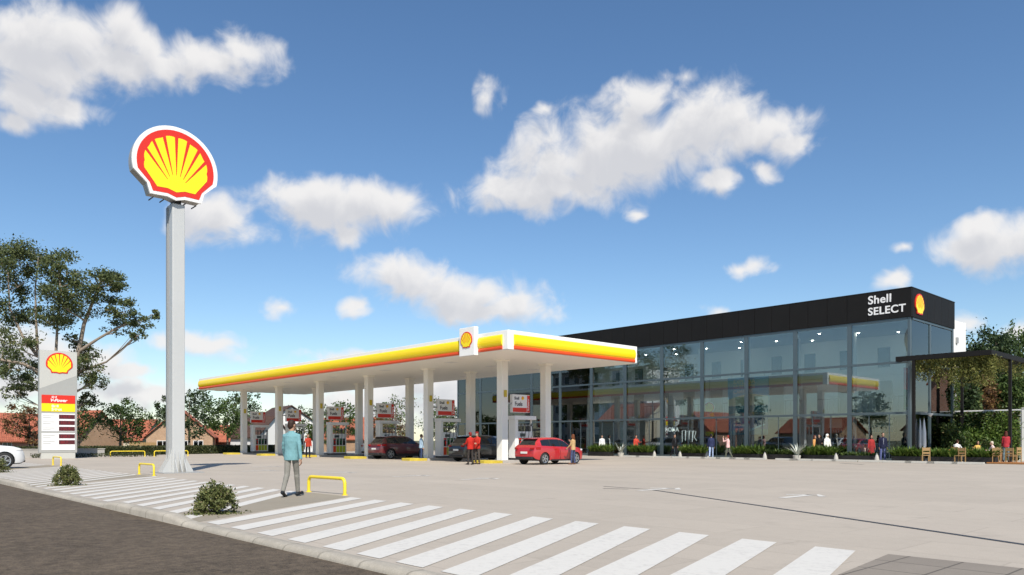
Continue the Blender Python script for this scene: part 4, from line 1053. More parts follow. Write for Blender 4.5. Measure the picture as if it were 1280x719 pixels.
# bushes on the medians
def bush(label, c, w, h, n, seed):
    rng = np.random.default_rng(seed); r = thing('bush', label, 'bush', (*c, 0), 0, 'round bushes on the medians')
    sub = []; n = int(n*1.5)
    for k in range(80):
        a = rng.random()*2*pi; q = rng.random()**.6; zz = rng.random()**.8
        sub.append((w/2*q*cos(a)*(1-.35*zz), w/2*q*sin(a)*(1-.35*zz), .06+h*zz*(1-.5*q*q)))
    sub = np.array(sub); k = rng.integers(0, 80, n); p = sub[k]+rng.normal(size=(n, 3))*np.array([w*.05, w*.05, h*.08]); p[:, 2] = np.abs(p[:, 2])
    fl = rng.normal(size=(420, 3))*np.array([w*.24, w*.24, .012]); fl[:, 2] = np.abs(fl[:, 2])+.008; p = np.concatenate([p, fl])
    leaf_obj('leaves', p, .058, 'leafbush', r, elong=2.1, rng=rng)
    tb = MB()
    for q in sub[:34]: tb.tube([(0, 0, 0), (q[0]*.5, q[1]*.5, q[2]*.45), tuple(q)], [.014, .010, .004], 4)
    tb.build('stems', 'bark', r)
    kk = rng.integers(0, 60, n//80); fp = sub[kk]*.98+rng.normal(size=(n//80, 3))*.025; fp[:, 2] = np.abs(fp[:, 2])+.03
    leaf_obj('flowers', fp, .055, 'petal', r, elong=1.05, rng=rng)
    ft = rng.normal(size=(420, 3))*np.array([w*.24, w*.24, .012]); ft[:, 2] = np.abs(ft[:, 2])+.008
bush('nearest round bush with pale flowers, on the median left of the walking man', (-13.75, 5.35), .82, .52, 3000, 3)
bush('small flowering bush on the middle median left of the tall pole', (-25.35, 5.5), .80, .52, 2400, 4)
bush('bush at the left edge beside the white car', (-37.5, 5.5), 1.1, .62, 2000, 5)

# ================================================================== PLANTERS, WHEEL STOPS, BOLLARDS IN FRONT OF THE SHOP
fern0 = None
def fern_mesh(w, d, h, n, rng):
    vs = []; fs = []
    for _ in range(n):
        bx_, by_ = (rng.random()-.5)*w*.9, (rng.random()-.5)*d*.8; a = rng.random()*2*pi; L = h*(.55+.5*rng.random()); lean = .45+.75*rng.random()
        pr = None; dx, dy = cos(a), sin(a); o = len(vs); wd = .028+.03*rng.random()
        for k in range(5):
            t = k/4; rr = L*lean*t; z = L*(t*(1.25-.62*lean*t)); wk = wd*(1-abs(2*t-.7)**1.5*.55)*(1 if k < 4 else .1)
            vs += [(bx_+dx*rr-dy*wk, by_+dy*rr+dx*wk, z), (bx_+dx*rr+dy*wk, by_+dy*rr-dx*wk, z)]
            if k: fs.append((o+2*k-2, o+2*k-1, o+2*k+1, o+2*k))
    return npmesh('fern', vs, fs)
def planter(label, px0, px1, Y=49.35, h=.85, m='leaffern', bh=.36, n=520):
    xa, xb = onY(px0, Y), onY(px1, Y); w = xb-xa; r = thing('planter', label, 'planter', ((xa+xb)/2, Y, .0), 0, 'planters in front of the shop')
    t = MB(); t.box(-w/2, w/2, -.32, -.27, 0, bh).box(-w/2, w/2, .27, .32, 0, bh).box(-w/2, -w/2+.05, -.268, .268, 0, bh).box(w/2-.05, w/2, -.268, .268, 0, bh)
    t.build('trough', 'blackmetal', r); MB().box(-w/2+.052, w/2-.052, -.266, .266, .02, bh-.05).build('soil', 'soil', r)
    o = link('fern', fern_mesh(w*1.05, .6, h, int(n*w/2.2), np.random.default_rng(int(px0))), m, r, loc=(0, 0, bh-.06)); return r
for px0, px1, lb in ((738, 764, 'black planter of green ferns right of the red hatchback'), (789, 814, 'black planter of ferns in front of the man in the red shirt by the glass'), (852, 881, 'black planter of ferns between the man in black and the man in the navy jacket'),
                     (917, 952, 'wide black planter of ferns below the blue posters'), (1006, 1046, 'black planter of ferns in front of the figure in a white hood')):
    planter(lb, px0, px1)
planter('low planter of darker ferns in front of the dim shop window', 958, 1003, h=.55, m='leafgreen', n=300)
planter('sparse dark planter in front of the people sitting inside', 1050, 1096, h=.4, m='leafgreen', n=150)
planter('black planter of ferns at the shop corner beside the dark suited man', 1117, 1154, Y=49.0, h=.8)
planter('black planter of spiky ferns in front of the seated man in white', 1163, 1199, Y=49.2, h=.72)
planter('black planter of bright ferns between the two wooden tables', 1206, 1246, Y=49.4, h=.75)
ws = thing('wheel_stop', 'x', 'wheel stop', (0, 0, 0), 0, 'concrete wheel stops along the shop front')
MB().loft([[(x, -.12, 0), (x, -.09, .13), (x, .09, .13), (x, .12, 0)] for x in (-.8, .8)]).build('block', 'stone', ws, bevel=.012)
for s in (-1, 1): MB().lathe([(.025, .125), (.025, .134)], 8, T(s*.55, 0, 0)).build('bolt', 'darkgrey', ws)
wpx = [(790, 'leftmost'), (806, 'second from the left'), (830, 'below the word ROMA'), (851, 'right of the man in black'), (870, 'before the fourth planter'), (889, 'at the feet of the man in the navy jacket'), (908, 'at the feet of the person in pink'), (925, 'below the left part of the blue posters'), (944, 'below the right part of the blue posters'), (984, 'beside the pale agave'), (1002, 'before the hooded figure'), (1030, 'below the white hooded figure'), (1056, 'before the sitting people'), (1090, 'left of the dark suited man'), (1122, 'at the shop corner'), (1150, 'before the closed parasols'), (1178, 'before the seated man in white'), (1210, 'rightmost')]
for i, (px, t) in enumerate(wpx):
    Y = 47.4 if px < 1100 else 47.0
    if i == 0: ws.location = (onY(px, Y), Y, 0); ws['label'] = 'pale concrete wheel stop on the paving, leftmost'
    else: dup(ws, (onY(px, Y), Y, 0), 0, 'pale concrete wheel stop, ' + t)
bo = thing('bollard_light', 'x', 'bollard', (0, 0, 0), 0, 'pale cone bollards before the glass')
MB().lathe([(.15, 0), (.145, .1), (.12, .25), (.08, .38), (.045, .44)], 14).build('cone', 'stone', bo, smooth=True); MB().lathe([(.045, .441), (.05, .49), (.02, .51)], 12).build('cap', 'grey', bo)
for i, (px, t) in enumerate(((818, 'left of the word ROMA'), (850, 'right of the man in black'), (884, 'behind the man in the navy jacket'), (956, 'right of the blue posters'), (1045, 'before the sitting people'), (1096, 'left of the dark suited man'))):
    if i == 0: bo.location = (onY(px, 48.6), 48.6, 0); bo['label'] = 'pale cone shaped bollard ' + t
    else: dup(bo, (onY(px, 48.6), 48.6, 0), 0, 'pale cone shaped bollard ' + t)
def agave(label, px, Y, h):
    r = thing('agave', label, 'plant', (onY(px, Y), Y, 0)); MB().lathe([(.22, 0), (.26, .3), (.24, .32)], 14).build('pot', 'stone', r, smooth=True)
    link('leaves', fern_mesh(.2, .2, h, 26, np.random.default_rng(int(px))), 'leafpale', r, loc=(0, 0, .28))
agave('pale agave in a stone pot left of the hooded figure', 996, 48.5, 1.1); agave('pale potted agave between the two left planters', 776, 48.6, .95)

# ================================================================== TERRACE AND PERGOLA
PY = 49.9; pxa, pxb = onY(1120, PY), onY(1240, PY)
zt_ = at(1240, 437, PY/ray(1240)[1]).z
perg = thing('pergola', 'black steel pergola with hanging plants at the right of the shop', 'pergola', (pxb, PY, 0))
def pb(mb, name, m, **k): return mb.build(name, m, perg, loc=(-pxb, -PY, 0), **k)
pb(MB().box(pxa, pxb, PY-.08, PY+.08, zt_-.30, zt_), 'beam', 'black', bevel=.006)
pb(MB().box(pxb-.16, pxb, PY+.083, 63, zt_-.30, zt_), 'beam', 'black', bevel=.006)
pb(MB().box(pxa, pxa+.14, PY+.083, BY-.13, zt_-.30, zt_), 'beam', 'black')
for i in range(7): pb(MB().box(BX+.3, pxb-.165, PY+1.3+i*1.25, PY+1.38+i*1.25, zt_-.2, zt_-.04), 'rafter', 'black')
for x_, y_ in ((onY(1143, PY+.1), PY+.0), (pxb-.08, 53.8), (BX+.75, 57.8), (pxb-.08, 62.5)): pb(MB().box(x_-.08, x_+.08, y_-.08+.0, y_+.08, 0, zt_-.303), 'post', 'black')
# planting hanging from the pergola
def hang_pts(n, rng):
    ps = []
    for _ in range(n):
        t = rng.random()
        if t < .75: x = pxa+.9+(pxb-pxa-.9)*rng.random(); y = PY+.15+rng.random()**1.3*.75
        else: x = pxb-.1-rng.random()*1.2; y = PY+rng.random()*9
        L = (.5+1.35*rng.random()**1.2)*(1.05 if x > -16.5 else .8)*(.55 if t >= .75 else 1)
        m = int(12+L*26); z = zt_-.18-rng.random(m)*L
        sw = .10*(zt_-z)
        ps.append(np.stack([x+rng.normal(size=m)*.07+sw*.3, y+rng.normal(size=m)*.07, z], 1))
    return np.concatenate(ps)
v_ = leaf_obj('hanging_vines', hang_pts(290, nrng), .15, 'leafvine', None, elong=3.2, up=-.9)
tag(v_, 'yellow green vines hanging in a fringe from the black pergola', 'hanging plants', kind='stuff')
gw = thing('garden_wall', 'white topped garden wall behind the terrace, covered in creeper', 'wall', (-16, 58.5, 0))
WX1 = -14.0
MB().box(BX+.15+16, WX1+16, -.15, .15, 0, 3.3).build('wall', 'plaster', gw); MB().box(BX+.15+16, WX1+16.02, -.2, .2, 3.302, 3.38).build('coping', 'white', gw)
pier = thing('white_pier', 'bright white wall end at the right edge of the picture', 'wall', (WX1+.36, 58.6, 0)); MB().box(-.34, 1.6, -.3, .3, 0, 3.42).build('wall', 'plaster', pier)
MB().box(-.34, 1.6, -.34, .34, 3.422, 3.47).build('coping', 'white', pier)
n_ = 9000; q_ = nrng.random((n_, 3)); cp_ = np.stack([BX+.2+q_[:, 0]*(WX1-BX-.25), 58.28-.28*q_[:, 1]*(.4+.9*np.abs(np.sin(q_[:, 0]*9+q_[:, 2]*4))), .05+3.2*q_[:, 2]], 1)
m9 = nrng.random((7000, 3)); cp_ = np.concatenate([cp_, np.stack([-18.09+.3*m9[:, 0]**2, 58.3+5.8*m9[:, 1], 6.4*m9[:, 2]**.9], 1)])
tag(leaf_obj('creeper', cp_, .16, 'leafivy', None, elong=1.5), 'dense green creeper covering the garden wall and the foot of the white block', 'creeper', kind='stuff')
def shrub(label, loc, r, n, m, size=.13, cat='shrub', seed=1, group=None, nsub=26):
    rng = np.random.default_rng(seed); rt = thing('shrub', label, cat, loc, 0, group); p, s = blob_points((0, 0, r[2]*.95), r, n, rng, nsub=nsub, spread=.26, shell=.2); p[:, 2] = np.abs(p[:, 2])+.03
    leaf_obj('leaves', p, size, m, rt, rng=rng); tb = MB()
    for q in s[:16]: tb.tube([(0, 0, 0), (q[0]*.4, q[1]*.4, abs(q[2])*.5), (q[0], q[1], abs(q[2]))], [.03, .02, .008], 4)
    tb.build('stems', 'bark', rt); return rt
shrub('rounded bright shrub on the terrace before the creeper wall', (onY(1218, 57), 57, 0), (1.5, .7, 1.2), 3200, 'leaffern', .15, seed=21)
shrub('dark leafy shrub in the terrace corner by the glass', (onY(1172, 57.4), 57.4, 0), (1.1, .6, 1.3), 2200, 'leafdark', .16, seed=22)
shrub('low dark shrub below the rounded bright shrub', (onY(1204, 55.8), 55.8, 0), (.8, .5, .75), 1300, 'leafgreen', .14, seed=23)
shrub('tall bright green shrub left of the rounded shrub on the terrace', (onY(1187, 56.4), 56.4, 0), (1.0, .6, 1.45), 3400, 'leafivy', .14, seed=24)
shrub('broad green shrub beside the white wall end on the terrace', (onY(1252, 57.2), 57.2, 0), (1.0, .55, 1.5), 3400, 'leaffern', .13, seed=25)
shrub('low yellow green shrub behind the right wooden table', (onY(1234, 55.2), 55.2, 0), (.8, .5, .7), 1600, 'leafivy', .12, seed=26)
# furniture
def chair(label, px, Y, rz, z=.0):
    r = thing('wooden_chair', label, 'chair', (onY(px, Y), Y, z), rz, 'wooden terrace chairs')
    MB().box(-.21, .21, -.21, .21, .43, .47).build('seat', 'lwood', r, bevel=.008)
    for sx in (-1, 1):
        for sy in (-1, 1): MB().box(sx*.19-.022, sx*.19+.022, sy*.19-.022, sy*.19+.022, 0, .428 if sy > 0 else .43).build('leg', 'lwood', r)
        MB().box(sx*.19-.022, sx*.19+.022, -.212, -.168, .472, .92).build('back_post', 'lwood', r)
    MB().box(-.167, .167, -.205, -.175, .72, .90).box(-.167, .167, -.205, -.175, .54, .64).build('backrest', 'lwood', r)
    return r
chair('light wooden chair beside the closed parasols', 1157, 48.0, .5); chair('light wooden chair in front of the seated man in white', 1200, 48.0, 2.9)
chair('light wooden chair left of the person in red and jeans', 1246, 49.3, .2); chair('light wooden chair right of the person in red and jeans', 1264, 49.5, -.2)
chair('light wooden chair against the creeper wall behind the standing person', 1270, 54.0, 1.2)
def table(label, px, Y, L=1.5, W_=.8, m='owood', rz=0):
    r = thing('wooden_table', label, 'table', (onY(px, Y), Y, 0), rz, 'wooden terrace tables')
    MB().box(-L/2, L/2, -W_/2, W_/2, .70, .75).build('table_top', m, r, bevel=.01); MB().box(-L/2+.05, L/2-.05, -W_/2+.03, W_/2-.03, .50, .698).build('apron', m, r)
    for sx in (-1, 1):
        for sy in (-1, 1): MB().box(sx*(L/2-.1)-.035, sx*(L/2-.1)+.035, sy*(W_/2-.09)-.035, sy*(W_/2-.09)+.035, 0, .498).build('leg', m, r)
    return r
table('orange wooden table under the seated man in white', 1189, 53.2, 1.5); table('orange wooden table between the seated pair on the right', 1231, 53.4, 1.8)
deck = thing('timber_deck', 'low timber deck under the chairs at the right end', 'deck', (onY(1262, 49.6), 49.6, 0)); 
for i in range(8): MB().box(-.9, 1.5, -.9+i*.225, -.69+i*.225, .05, .09).build('board', 'owood', deck)
MB().box(-.88, 1.48, -.88, .86, 0, .048).build('frame', 'wood', deck)
for px, t in ((1150, 'left one of two by the glass'), (1155, 'right one of two by the glass')):
    Y = 52.3; r = thing('closed_parasol', 'pale closed parasol, '+t, 'parasol', (onY(px, Y)+.0, Y, 0), 0, 'closed parasols')
    MB().lathe([(.03, 0), (.03, 2.75)], 8).build('pole', 'grey', r); MB().lathe([(.05, .75), (.14, .95), (.13, 1.8), (.05, 2.55), (.02, 2.72)], 10, T(0, 0, 0)).build('canopy', 'white', r, smooth=True); MB().lathe([(.26, 0), (.24, .07)], 14).build('base', 'darkgrey', r)
sl_ = thing('wall_spotlight', 'small white spotlight on the shop corner above the terrace', 'lamp', (onY(1163, 52)-.0, 52, 2.98)); MB().lathe([(.03, -.16), (.17, .0), (.17, .06)], 12).build('shade', 'white', sl_, smooth=True); MB().box(-1.1, 0, -.03, .03, .062, .1).build('arm', 'grey', sl_)

# ================================================================== TREES
def cl(px, py, rpx, rpy, n, d, dd=0., base=None):
    p = at(px, py, d+dd); r = rpx/948*(d+dd); return (tuple(p-Vector(base)), (r, r, rpy/948*(d+dd)), n)
# big open crowned tree behind the price totem
D0 = 66.0; b0 = at(84, 568, D0); b0.z = -.05
def bt(px, py): p = at(px, py, D0)-b0; return (p.x, p.y, p.z)
clumps = [cl(*a, D0, dd, b0) for a, dd in (((58,318,34,17,900),1),((20,325,26,22,800),-2),((-12,318,28,22,700),1),((28,352,26,20,650),2),((75,340,20,13,420),-2),((95,350,22,14,560),2),((128,352,22,14,700),-1),((146,352,14,10,330),1),((112,378,30,16,800),0),
  ((66,372,26,17,640),-3),((82,392,20,11,330),2),((40,395,18,12,260),3),((60,402,26,14,420),-1),((10,388,24,18,560),0),((-8,400,24,20,560),2),((156,388,17,12,400),-1),((176,404,15,9,240),0),((190,393,8,7,110),1),((150,410,16,9,180),2),((172,420,10,8,120),-2),
  ((22,430,26,18,520),-2),((-10,450,26,18,480),1),((38,460,20,13,380),2),((110,442,17,12,420),1),((102,462,22,16,500),-1),((118,478,14,12,260),0),((34,478,20,12,330),0),((18,490,16,10,200),1),((112,500,12,9,160),2),((12,462,12,10,160),0),((92,425,12,8,130),0))]
tree('eucalyptus_tree', 'tall open crowned tree with bare limbs behind the price totem', b0, [[(0,0,0), bt(86,540), bt(89,500), bt(91,468), bt(99,436), bt(105,405), bt(118,372), bt(127,350)], [bt(86,535), bt(70,495), bt(53,460), bt(47,440), bt(45,400), bt(44,360), bt(48,322)], [bt(89,505), bt(78,470), bt(70,440), bt(72,400), bt(76,365), bt(74,342)], [bt(98,440), bt(122,424), bt(146,410), bt(168,402)], [bt(47,445), bt(28,420), bt(12,385), bt(10,340)], [bt(58,470), bt(30,455), bt(2,450)]], clumps, 'leafeuc', .23, 'bark2', seed=5, r0=.34, elong=2.0, spread=.29, dens=2.7)
def gtree(label, px, d, ytop, ybot, hw, leafm, n, size, seed, z0=-.1, name='tree', nc=9, group='trees beyond the forecourt', barkm='bark', flat=.9):
    rng = np.random.default_rng(seed); b = at(px, 550, d); b.z = z0; top = at(px, ytop, d).z-z0; bot = at(px, ybot, d).z-z0; R = hw/948*d; cs = []
    bot = max(bot, .25*top)
    for k in range(nc):
        u = k/(nc-1) if nc > 1 else .5; z = bot+(top-bot)*(.14+.72*u); w = R*sin(pi*(.22+.62*u))**.8*.72; a = k*2.4+rng.random()
        cs.append(((w*cos(a), w*sin(a), z+(rng.random()-.5)*.1*(top-bot)), (R*.46*(.8+.5*rng.random()), R*.46*(.8+.5*rng.random()), (top-bot)*.19*(.8+.5*rng.random())), n//nc))
    return tree(name, label, b, [(0, 0, 0), (R*.04, 0, bot*.6), (-R*.03, R*.03, bot+.3*(top-bot)), (R*.05, 0, bot+.75*(top-bot))], cs, leafm, size, barkm, group, seed=seed, r0=.10+.012*top)
gtree('leafy spreading green tree between the totem and the tall pole', 150, 80, 503, 548, 33, 'leafgreen', 3600, .24, 31, -.3)
gtree('dark tree right of the tall pole', 236, 96, 489, 545, 30, 'leafdark', 3600, .3, 32, -.8)
gtree('mid green tree left of the leftmost canopy column', 284, 92, 499, 545, 27, 'leafgreen', 3200, .27, 33, -.8)
gtree('dark pointed tree peeping over behind the leftmost canopy column', 308, 130, 492, 548, 22, 'leafdark', 2200, .36, 34, -.9)
gtree('dark tree half hidden behind the tall pole', 205, 120, 500, 545, 16, 'leafdark', 1600, .34, 35, -.9)
gtree('russet bushy tree left of the price totem', 36, 82, 508, 552, 26, 'leafred', 2600, .24, 36, -.3, nc=8)
gtree('yellow green tree just right of the price totem', 98, 84, 498, 548, 17, 'leafivy', 1700, .24, 37, -.4)
gtree('tall green tree behind the white gabled house', 372, 140, 508, 548, 24, 'leafdark', 2000, .36, 44, -.9)
gtree('round green tree seen between the third and fourth columns', 424, 105, 504, 548, 24, 'leafgreen', 2600, .3, 38, -.8)
gtree('russet leaved tree behind the dark red car', 486, 92, 520, 552, 24, 'leafred', 2600, .24, 39, -.2)
gtree('thin sparse tree behind the dark red car', 494, 86, 492, 545, 27, 'leafivy', 900, .24, 40, -.2, nc=10)
gtree('thin sparse tree left of the shop end wall', 548, 90, 497, 548, 24, 'leafgreen', 1000, .24, 41, -.2, nc=10)
gtree('bushy green tree behind the second pump from the right', 560, 98, 512, 552, 24, 'leafdark', 2200, .28, 42, -.2)
gtree('low green tree left of the white car', 392, 96, 524, 553, 20, 'leafivy', 1800, .26, 43, -.8)
for i, (px, d, a, b, hw, m_, n, lb) in enumerate(((1232, 66, 409, 520, 34, 'leafdark', 6500, 'tall dark tree rising behind the creeper covered wall'), (1276, 70, 420, 520, 26, 'leafgreen', 4200, 'tree at the right edge behind the pergola post'), (1199, 54.5, 448, 520, 19, 'leafdark', 3800, 'dark tree behind the pergola beside the white block'), (1224, 62.5, 470, 522, 24, 'leafred', 2200, 'russet tinged tree under the hanging vines'), (1262, 61.8, 470, 520, 22, 'leafgreen', 3000, 'bright green tree beside the right pergola post'))):
    gtree(lb, px, d, a, b, hw, m_, int(n*1.9), .25, 60+i, 0, nc=12, group='trees behind the terrace')
# ================================================================== HOUSES
def house(label, loc, rz, w, l, eave, ridge, wallm, roofm='tile', chim=None, wins=(), gwins=(), name='house', group='houses beyond the hedge', over=.35):
    r = thing(name, label, 'house', loc, rz, group); h = w/2
    MB().loft([[(-h, y, -.5), (h, y, -.5), (h, y, eave), (0, y, ridge-.12), (-h, y, eave)] for y in (-l/2, l/2)]).build('wall', wallm, r)
    sl = (ridge-eave)/h; m_ = MB()
    for s in (-1, 1):
        a, b = (0, ridge), (s*(h+over), eave-sl*over); t = .14
        m_.loft([[(a[0], y, a[1]), (b[0], y, b[1]), (b[0], y, b[1]+t), (a[0], y, a[1]+t)] for y in (-l/2-over, l/2+over)])
    rf = m_.build('roof', roofm, r)
    if chim: MB().box(chim[0]-.35, chim[0]+.35, chim[1]-.35, chim[1]+.35, eave, ridge+chim[2]).box(chim[0]-.42, chim[0]+.42, chim[1]-.42, chim[1]+.42, ridge+chim[2]+.002, ridge+chim[2]+.15).build('chimney', wallm, rf)
    def win(M, ww, hh):
        f = MB().box(-ww/2, ww/2, -.05, .06, 0, hh, M); fo = f.build('window', 'white', r)
        p_ = MB()
        for k in range(2): p_.box(-ww/2+.07+k*(ww/2-.035), -.035+k*(ww/2-.035), -.062, -.05, .07, hh-.07, M)
        p_.build('pane', 'clear', fo)
    for s, y, z, ww, hh in wins: win(Matrix.Translation((s*h, y, z)) @ Euler((0, 0, s*pi/2)).to_matrix().to_4x4(), ww, hh)
    for s, x, z, ww, hh in gwins: win(Matrix.Translation((x, s*l/2, z)) @ Euler((0, 0, 0 if s < 0 else pi)).to_matrix().to_4x4(), ww, hh)
    return r
def hp_(px, d, z=-.95): p = at(px, 550, d); p.z = z; return p
A0 = atan2(.736, .677)         # a house turned by A0+k shows its -y gable to the camera
house('brick house showing its gable and red roof behind the tall pole', hp_(229, 112), A0+.33, 8.6, 11, 2.9, 6.7, 'brick', wins=[(-1,-2,.9,1.2,1.3),(-1,2,.9,1.2,1.3)], gwins=[(-1,-2.2,.9,1.5,1.35),(-1,.4,.9,1.3,1.35),(-1,2.4,.9,1.3,1.35)])
house('brick house with a big red tiled roof beside the price totem', hp_(92, 106), A0+1.25, 8.0, 9.5, 2.3, 6.3, 'brick', wins=[(-1,-3,.9,1.3,1.1),(-1,0,.9,1.3,1.1),(1,-3,.9,1.3,1.1),(1,-.2,.9,1.3,1.1),(1,3,.9,1.3,1.1)])
house('orange brick house with a square chimney at the left edge', hp_(12, 104), A0-.45, 9, 11, 2.3, 5.9, 'brick2', chim=(-1.6, -3.2, .1), gwins=[(-1,-2.4,.9,1.2,1.2),(-1,1.5,.9,1.2,1.2)], wins=[(1,-3,.9,1.2,1.2),(1,1,.9,1.2,1.2)])
house('low red roofed house behind the spreading tree', hp_(150, 125), A0+1.4, 7, 13, 2.5, 5.6, 'cream', wins=[(1,-4,.9,1.3,1.2),(1,0,.9,1.3,1.2),(1,4,.9,1.3,1.2)])
house('small red house right of the brick gable', hp_(281, 122), A0+1.2, 7, 8, 2.2, 4.6, 'brick2', wins=[(1,-2,.7,1.2,1.2),(1,1.5,.7,1.2,1.2)])
house('white gabled house with a brown roof behind the left pumps', hp_(352, 118), A0+.55, 9.5, 11, 4.2, 7.4, 'plaster', 'browntile', gwins=[(-1,-2,.9,1.4,1.4),(-1,1.4,.9,1.4,1.4)])
house('low white annex with a brown roof left of the white house', hp_(326, 112), A0+1.0, 6.0, 6.0, 2.9, 5.7, 'plaster', 'browntile', wins=[(1,-1.2,.9,1.3,1.3)])
house('red roofed house seen between the columns behind the pumps', hp_(440, 128), A0+1.1, 8, 12, 2.6, 6.0, 'brick', wins=[(1,-3,.9,1.3,1.2),(1,2,.9,1.3,1.2)])
fe = thing('timber_fence', 'vertical board fence between the tree and the brick gable', 'fence', hp_(178, 100), A0+.15)
for i in range(15): MB().box(-1.6+i*.22, -1.41+i*.22, -.012, .012, 0, 2.0).build('board', 'lwood', fe)
MB().box(-1.6, 1.7, .013, .05, .4, .5).box(-1.6, 1.7, .013, .05, 1.5, 1.6).build('rail', 'lwood', fe)
# across the road: only seen mirrored in the shop glass
G2 = 'houses across the road'
house('red roofed house across the road, mirrored at the right end of the glass', (-38.5, -21, 0), .12, 8, 10, 3.0, 6.6, 'cream', group=G2, gwins=[(1,-1.8,1,1.2,1.3),(1,1.8,1,1.2,1.3)])
house('red roofed house across the road, mirrored in the middle of the glass', (-58, -22, 0), pi/2+.1, 8, 11, 2.6, 4.9, 'brick', group=G2, wins=[(1,-3,1,1.3,1.3),(1,1,1,1.3,1.3),(-1,-3,1,1.3,1.3),(-1,1,1,1.3,1.3)])
house('brick house across the road mirrored left of the posters', (-78, -20, 0), .1, 8.5, 10, 3.0, 6.4, 'brick2', group=G2, gwins=[(1,-2,1,1.2,1.3),(1,2,1,1.2,1.3)])
house('tall cream house across the road with red tiles', (-98, -24, 0), pi/2, 10, 12, 5.4, 8.8, 'cream', group=G2, wins=[(-1,-3,1,1.3,1.4),(-1,1,1,1.3,1.4),(-1,-3,3.7,1.3,1.4),(-1,1,3.7,1.3,1.4)])
house('brick house beyond the terrace, mirrored in the side glass', (-8.6, 106, 0), .1, 11, 12, 8.5, 15.5, 'brick2', group='houses beyond the terrace', gwins=[(-1,-2,1,1.3,1.4)])
def block(label, x0, x1, y0, y1, h, wallm, nx, nz, group):
    r = thing('apartment_block', label, 'building', ((x0+x1)/2, (y0+y1)/2, 0), 0, group); w, d = x1-x0, y1-y0
    MB().box(-w/2, w/2, -d/2, d/2, 0, h).build('wall', wallm, r); MB().box(-w/2-.3, w/2+.3, -d/2-.3, d/2+.3, h+.002, h+.35).build('roof', 'concrete', r)
    for i in range(nx):
        x = -w/2+(i+.5)*w/nx
        if i % 2 == 0: MB().box(x+w/nx*.5-.25, x+w/nx*.5+.25, d/2, d/2+.35, 0, h).build('pilaster', 'white', r)
        for k in range(nz):
            z = h/nz*k+.9; f = MB().box(x-.75, x+.75, d/2-.05, d/2+.08, z, z+h/nz*.55).build('window', 'white', r)
            MB().box(x-.65, x+.65, d/2+.085, d/2+.1, z+.1, z+h/nz*.55-.1).build('pane', 'mullion', f)
    return r
block('grey white block across the road mirrored in the left half of the glass', -128, -100, -42, -30, 17, 'plaster', 9, 5, 'blocks across the road')
for i, (x, y, h, lb) in enumerate(((-48, -17, 9, 'right of the middle house'), (-68, -16, 10, 'between the red roofed houses'), (-89.5, -18, 21, 'tallest, with a broad high crown'), (-110, -18, 10, 'farthest left'), (-28, -24, 9, 'nearest the camera'))):
    rng = np.random.default_rng(80+i); R_ = h*.2; cs = [((R_*cos(k*2.4)*(.4+.6*rng.random())*(1.5 if h > 15 else 1), R_*sin(k*2.4), h*(.45+.05*k)), (R_*.75, R_*.75, h*.09), 260 if h < 15 else 700) for k in range(10)]
    tree('tree', 'green street tree across the road, '+lb, (x, y, 0), [(0,0,0), (.1,0,h*.3), (0,.1,h*.6), (.1,.1,h*.85)], cs, 'leafgreen', .34, 'bark', 'street trees across the road', seed=80+i, r0=.2)

# ================================================================== CARS
car('hatchback_car', 'bright red hatchback parked at the rightmost pump, seen from behind', 'car', (-30.05, 30.55, 0), 0, 'carred', L=4.05, Wd=1.8, K=HATCH, wr=.325, group='cars at the pumps')
car('suv_car', 'dark red suv parked at the third pump lane', 'car', (-46.0, 31.3, 0), 0, 'cardarkred', L=4.5, Wd=1.86, K=SUVP, wr=.37, group='cars at the pumps', clad=True)
car('suv_car', 'black suv behind the two attendants in red', 'car', (-37.0, 31.6, 0), 0, 'carblack', L=4.6, Wd=1.9, K=SUVP, wr=.37, group='cars at the pumps', clad=True)
car('hatchback_car', 'white car half hidden behind the pump left of the dark red car', 'car', (-53.6, 35.2, 0), 0, 'carwhite', L=4.2, Wd=1.8, K=HATCH, wr=.33, group='cars at the pumps')
car('suv_car', 'white vehicle ahead of the black suv, mostly hidden', 'car', (-45.2, 39.5, 0), 0, 'carwhite', L=4.8, Wd=1.9, K=SUVP, wr=.37, group='cars at the pumps')
car('suv_car', 'white car entering at the left edge, only its nose in view', 'car', (-43.0, 5.15, 0), .05, 'carwhite', L=4.5, Wd=1.86, K=SUVP, wr=.38, group='cars driving in')

# ================================================================== PEOPLE
AWAY = A0; TOWARD = A0+pi
def pp(px, py): return P(px, py)
def py_(px, Y): return Vector((onY(px, Y), Y, 0))
person('man in a turquoise shirt and grey trousers walking towards the pumps, seen from behind', P(364.5, 621), AWAY-.16, 1.80, '#6f999d', '#807d75', '#23262a', '#33231a', (.40, .23, .15),
       legL=(-10, -1, 20), legR=(17, -2, 8), armL=(14, 13, 18), armR=(-14, 13, 12), build=.94, style='short', head=(-20, 4), vox=.007)
person('attendant in a red shirt, front one of two beside the black suv', P(588, 581.0), AWAY+.5, 1.76, '#b5291f', '#3c3632', '#1c1a19', '#7d1d17', style='cap', legL=(6, 3, 6), armL=(25, 8, 60), armR=(10, 8, 20), group='pump attendants')
person('attendant in a red shirt, rear one of two beside the black suv', P(596.5, 580.3), TOWARD-.6, 1.80, '#b02c20', '#4a433d', '#1c1a19', '#7d1d17', style='cap', armL=(20, 6, 70), armR=(30, 6, 60), group='pump attendants')
person('attendant in a red top and dark trousers just right of the walking man', P(385, 572.6), TOWARD+.4, 1.78, '#a53a2a', '#1d1c1f', '#15151a', '#2a1b14', armR=(35, 8, 60), group='pump attendants')
person('person in a pale blue top and blue trousers beside the dark red car', P(526.5, 576.0), AWAY-1.2, 1.72, '#9db4c6', '#34415f', '#22242c', '#2a1b14')
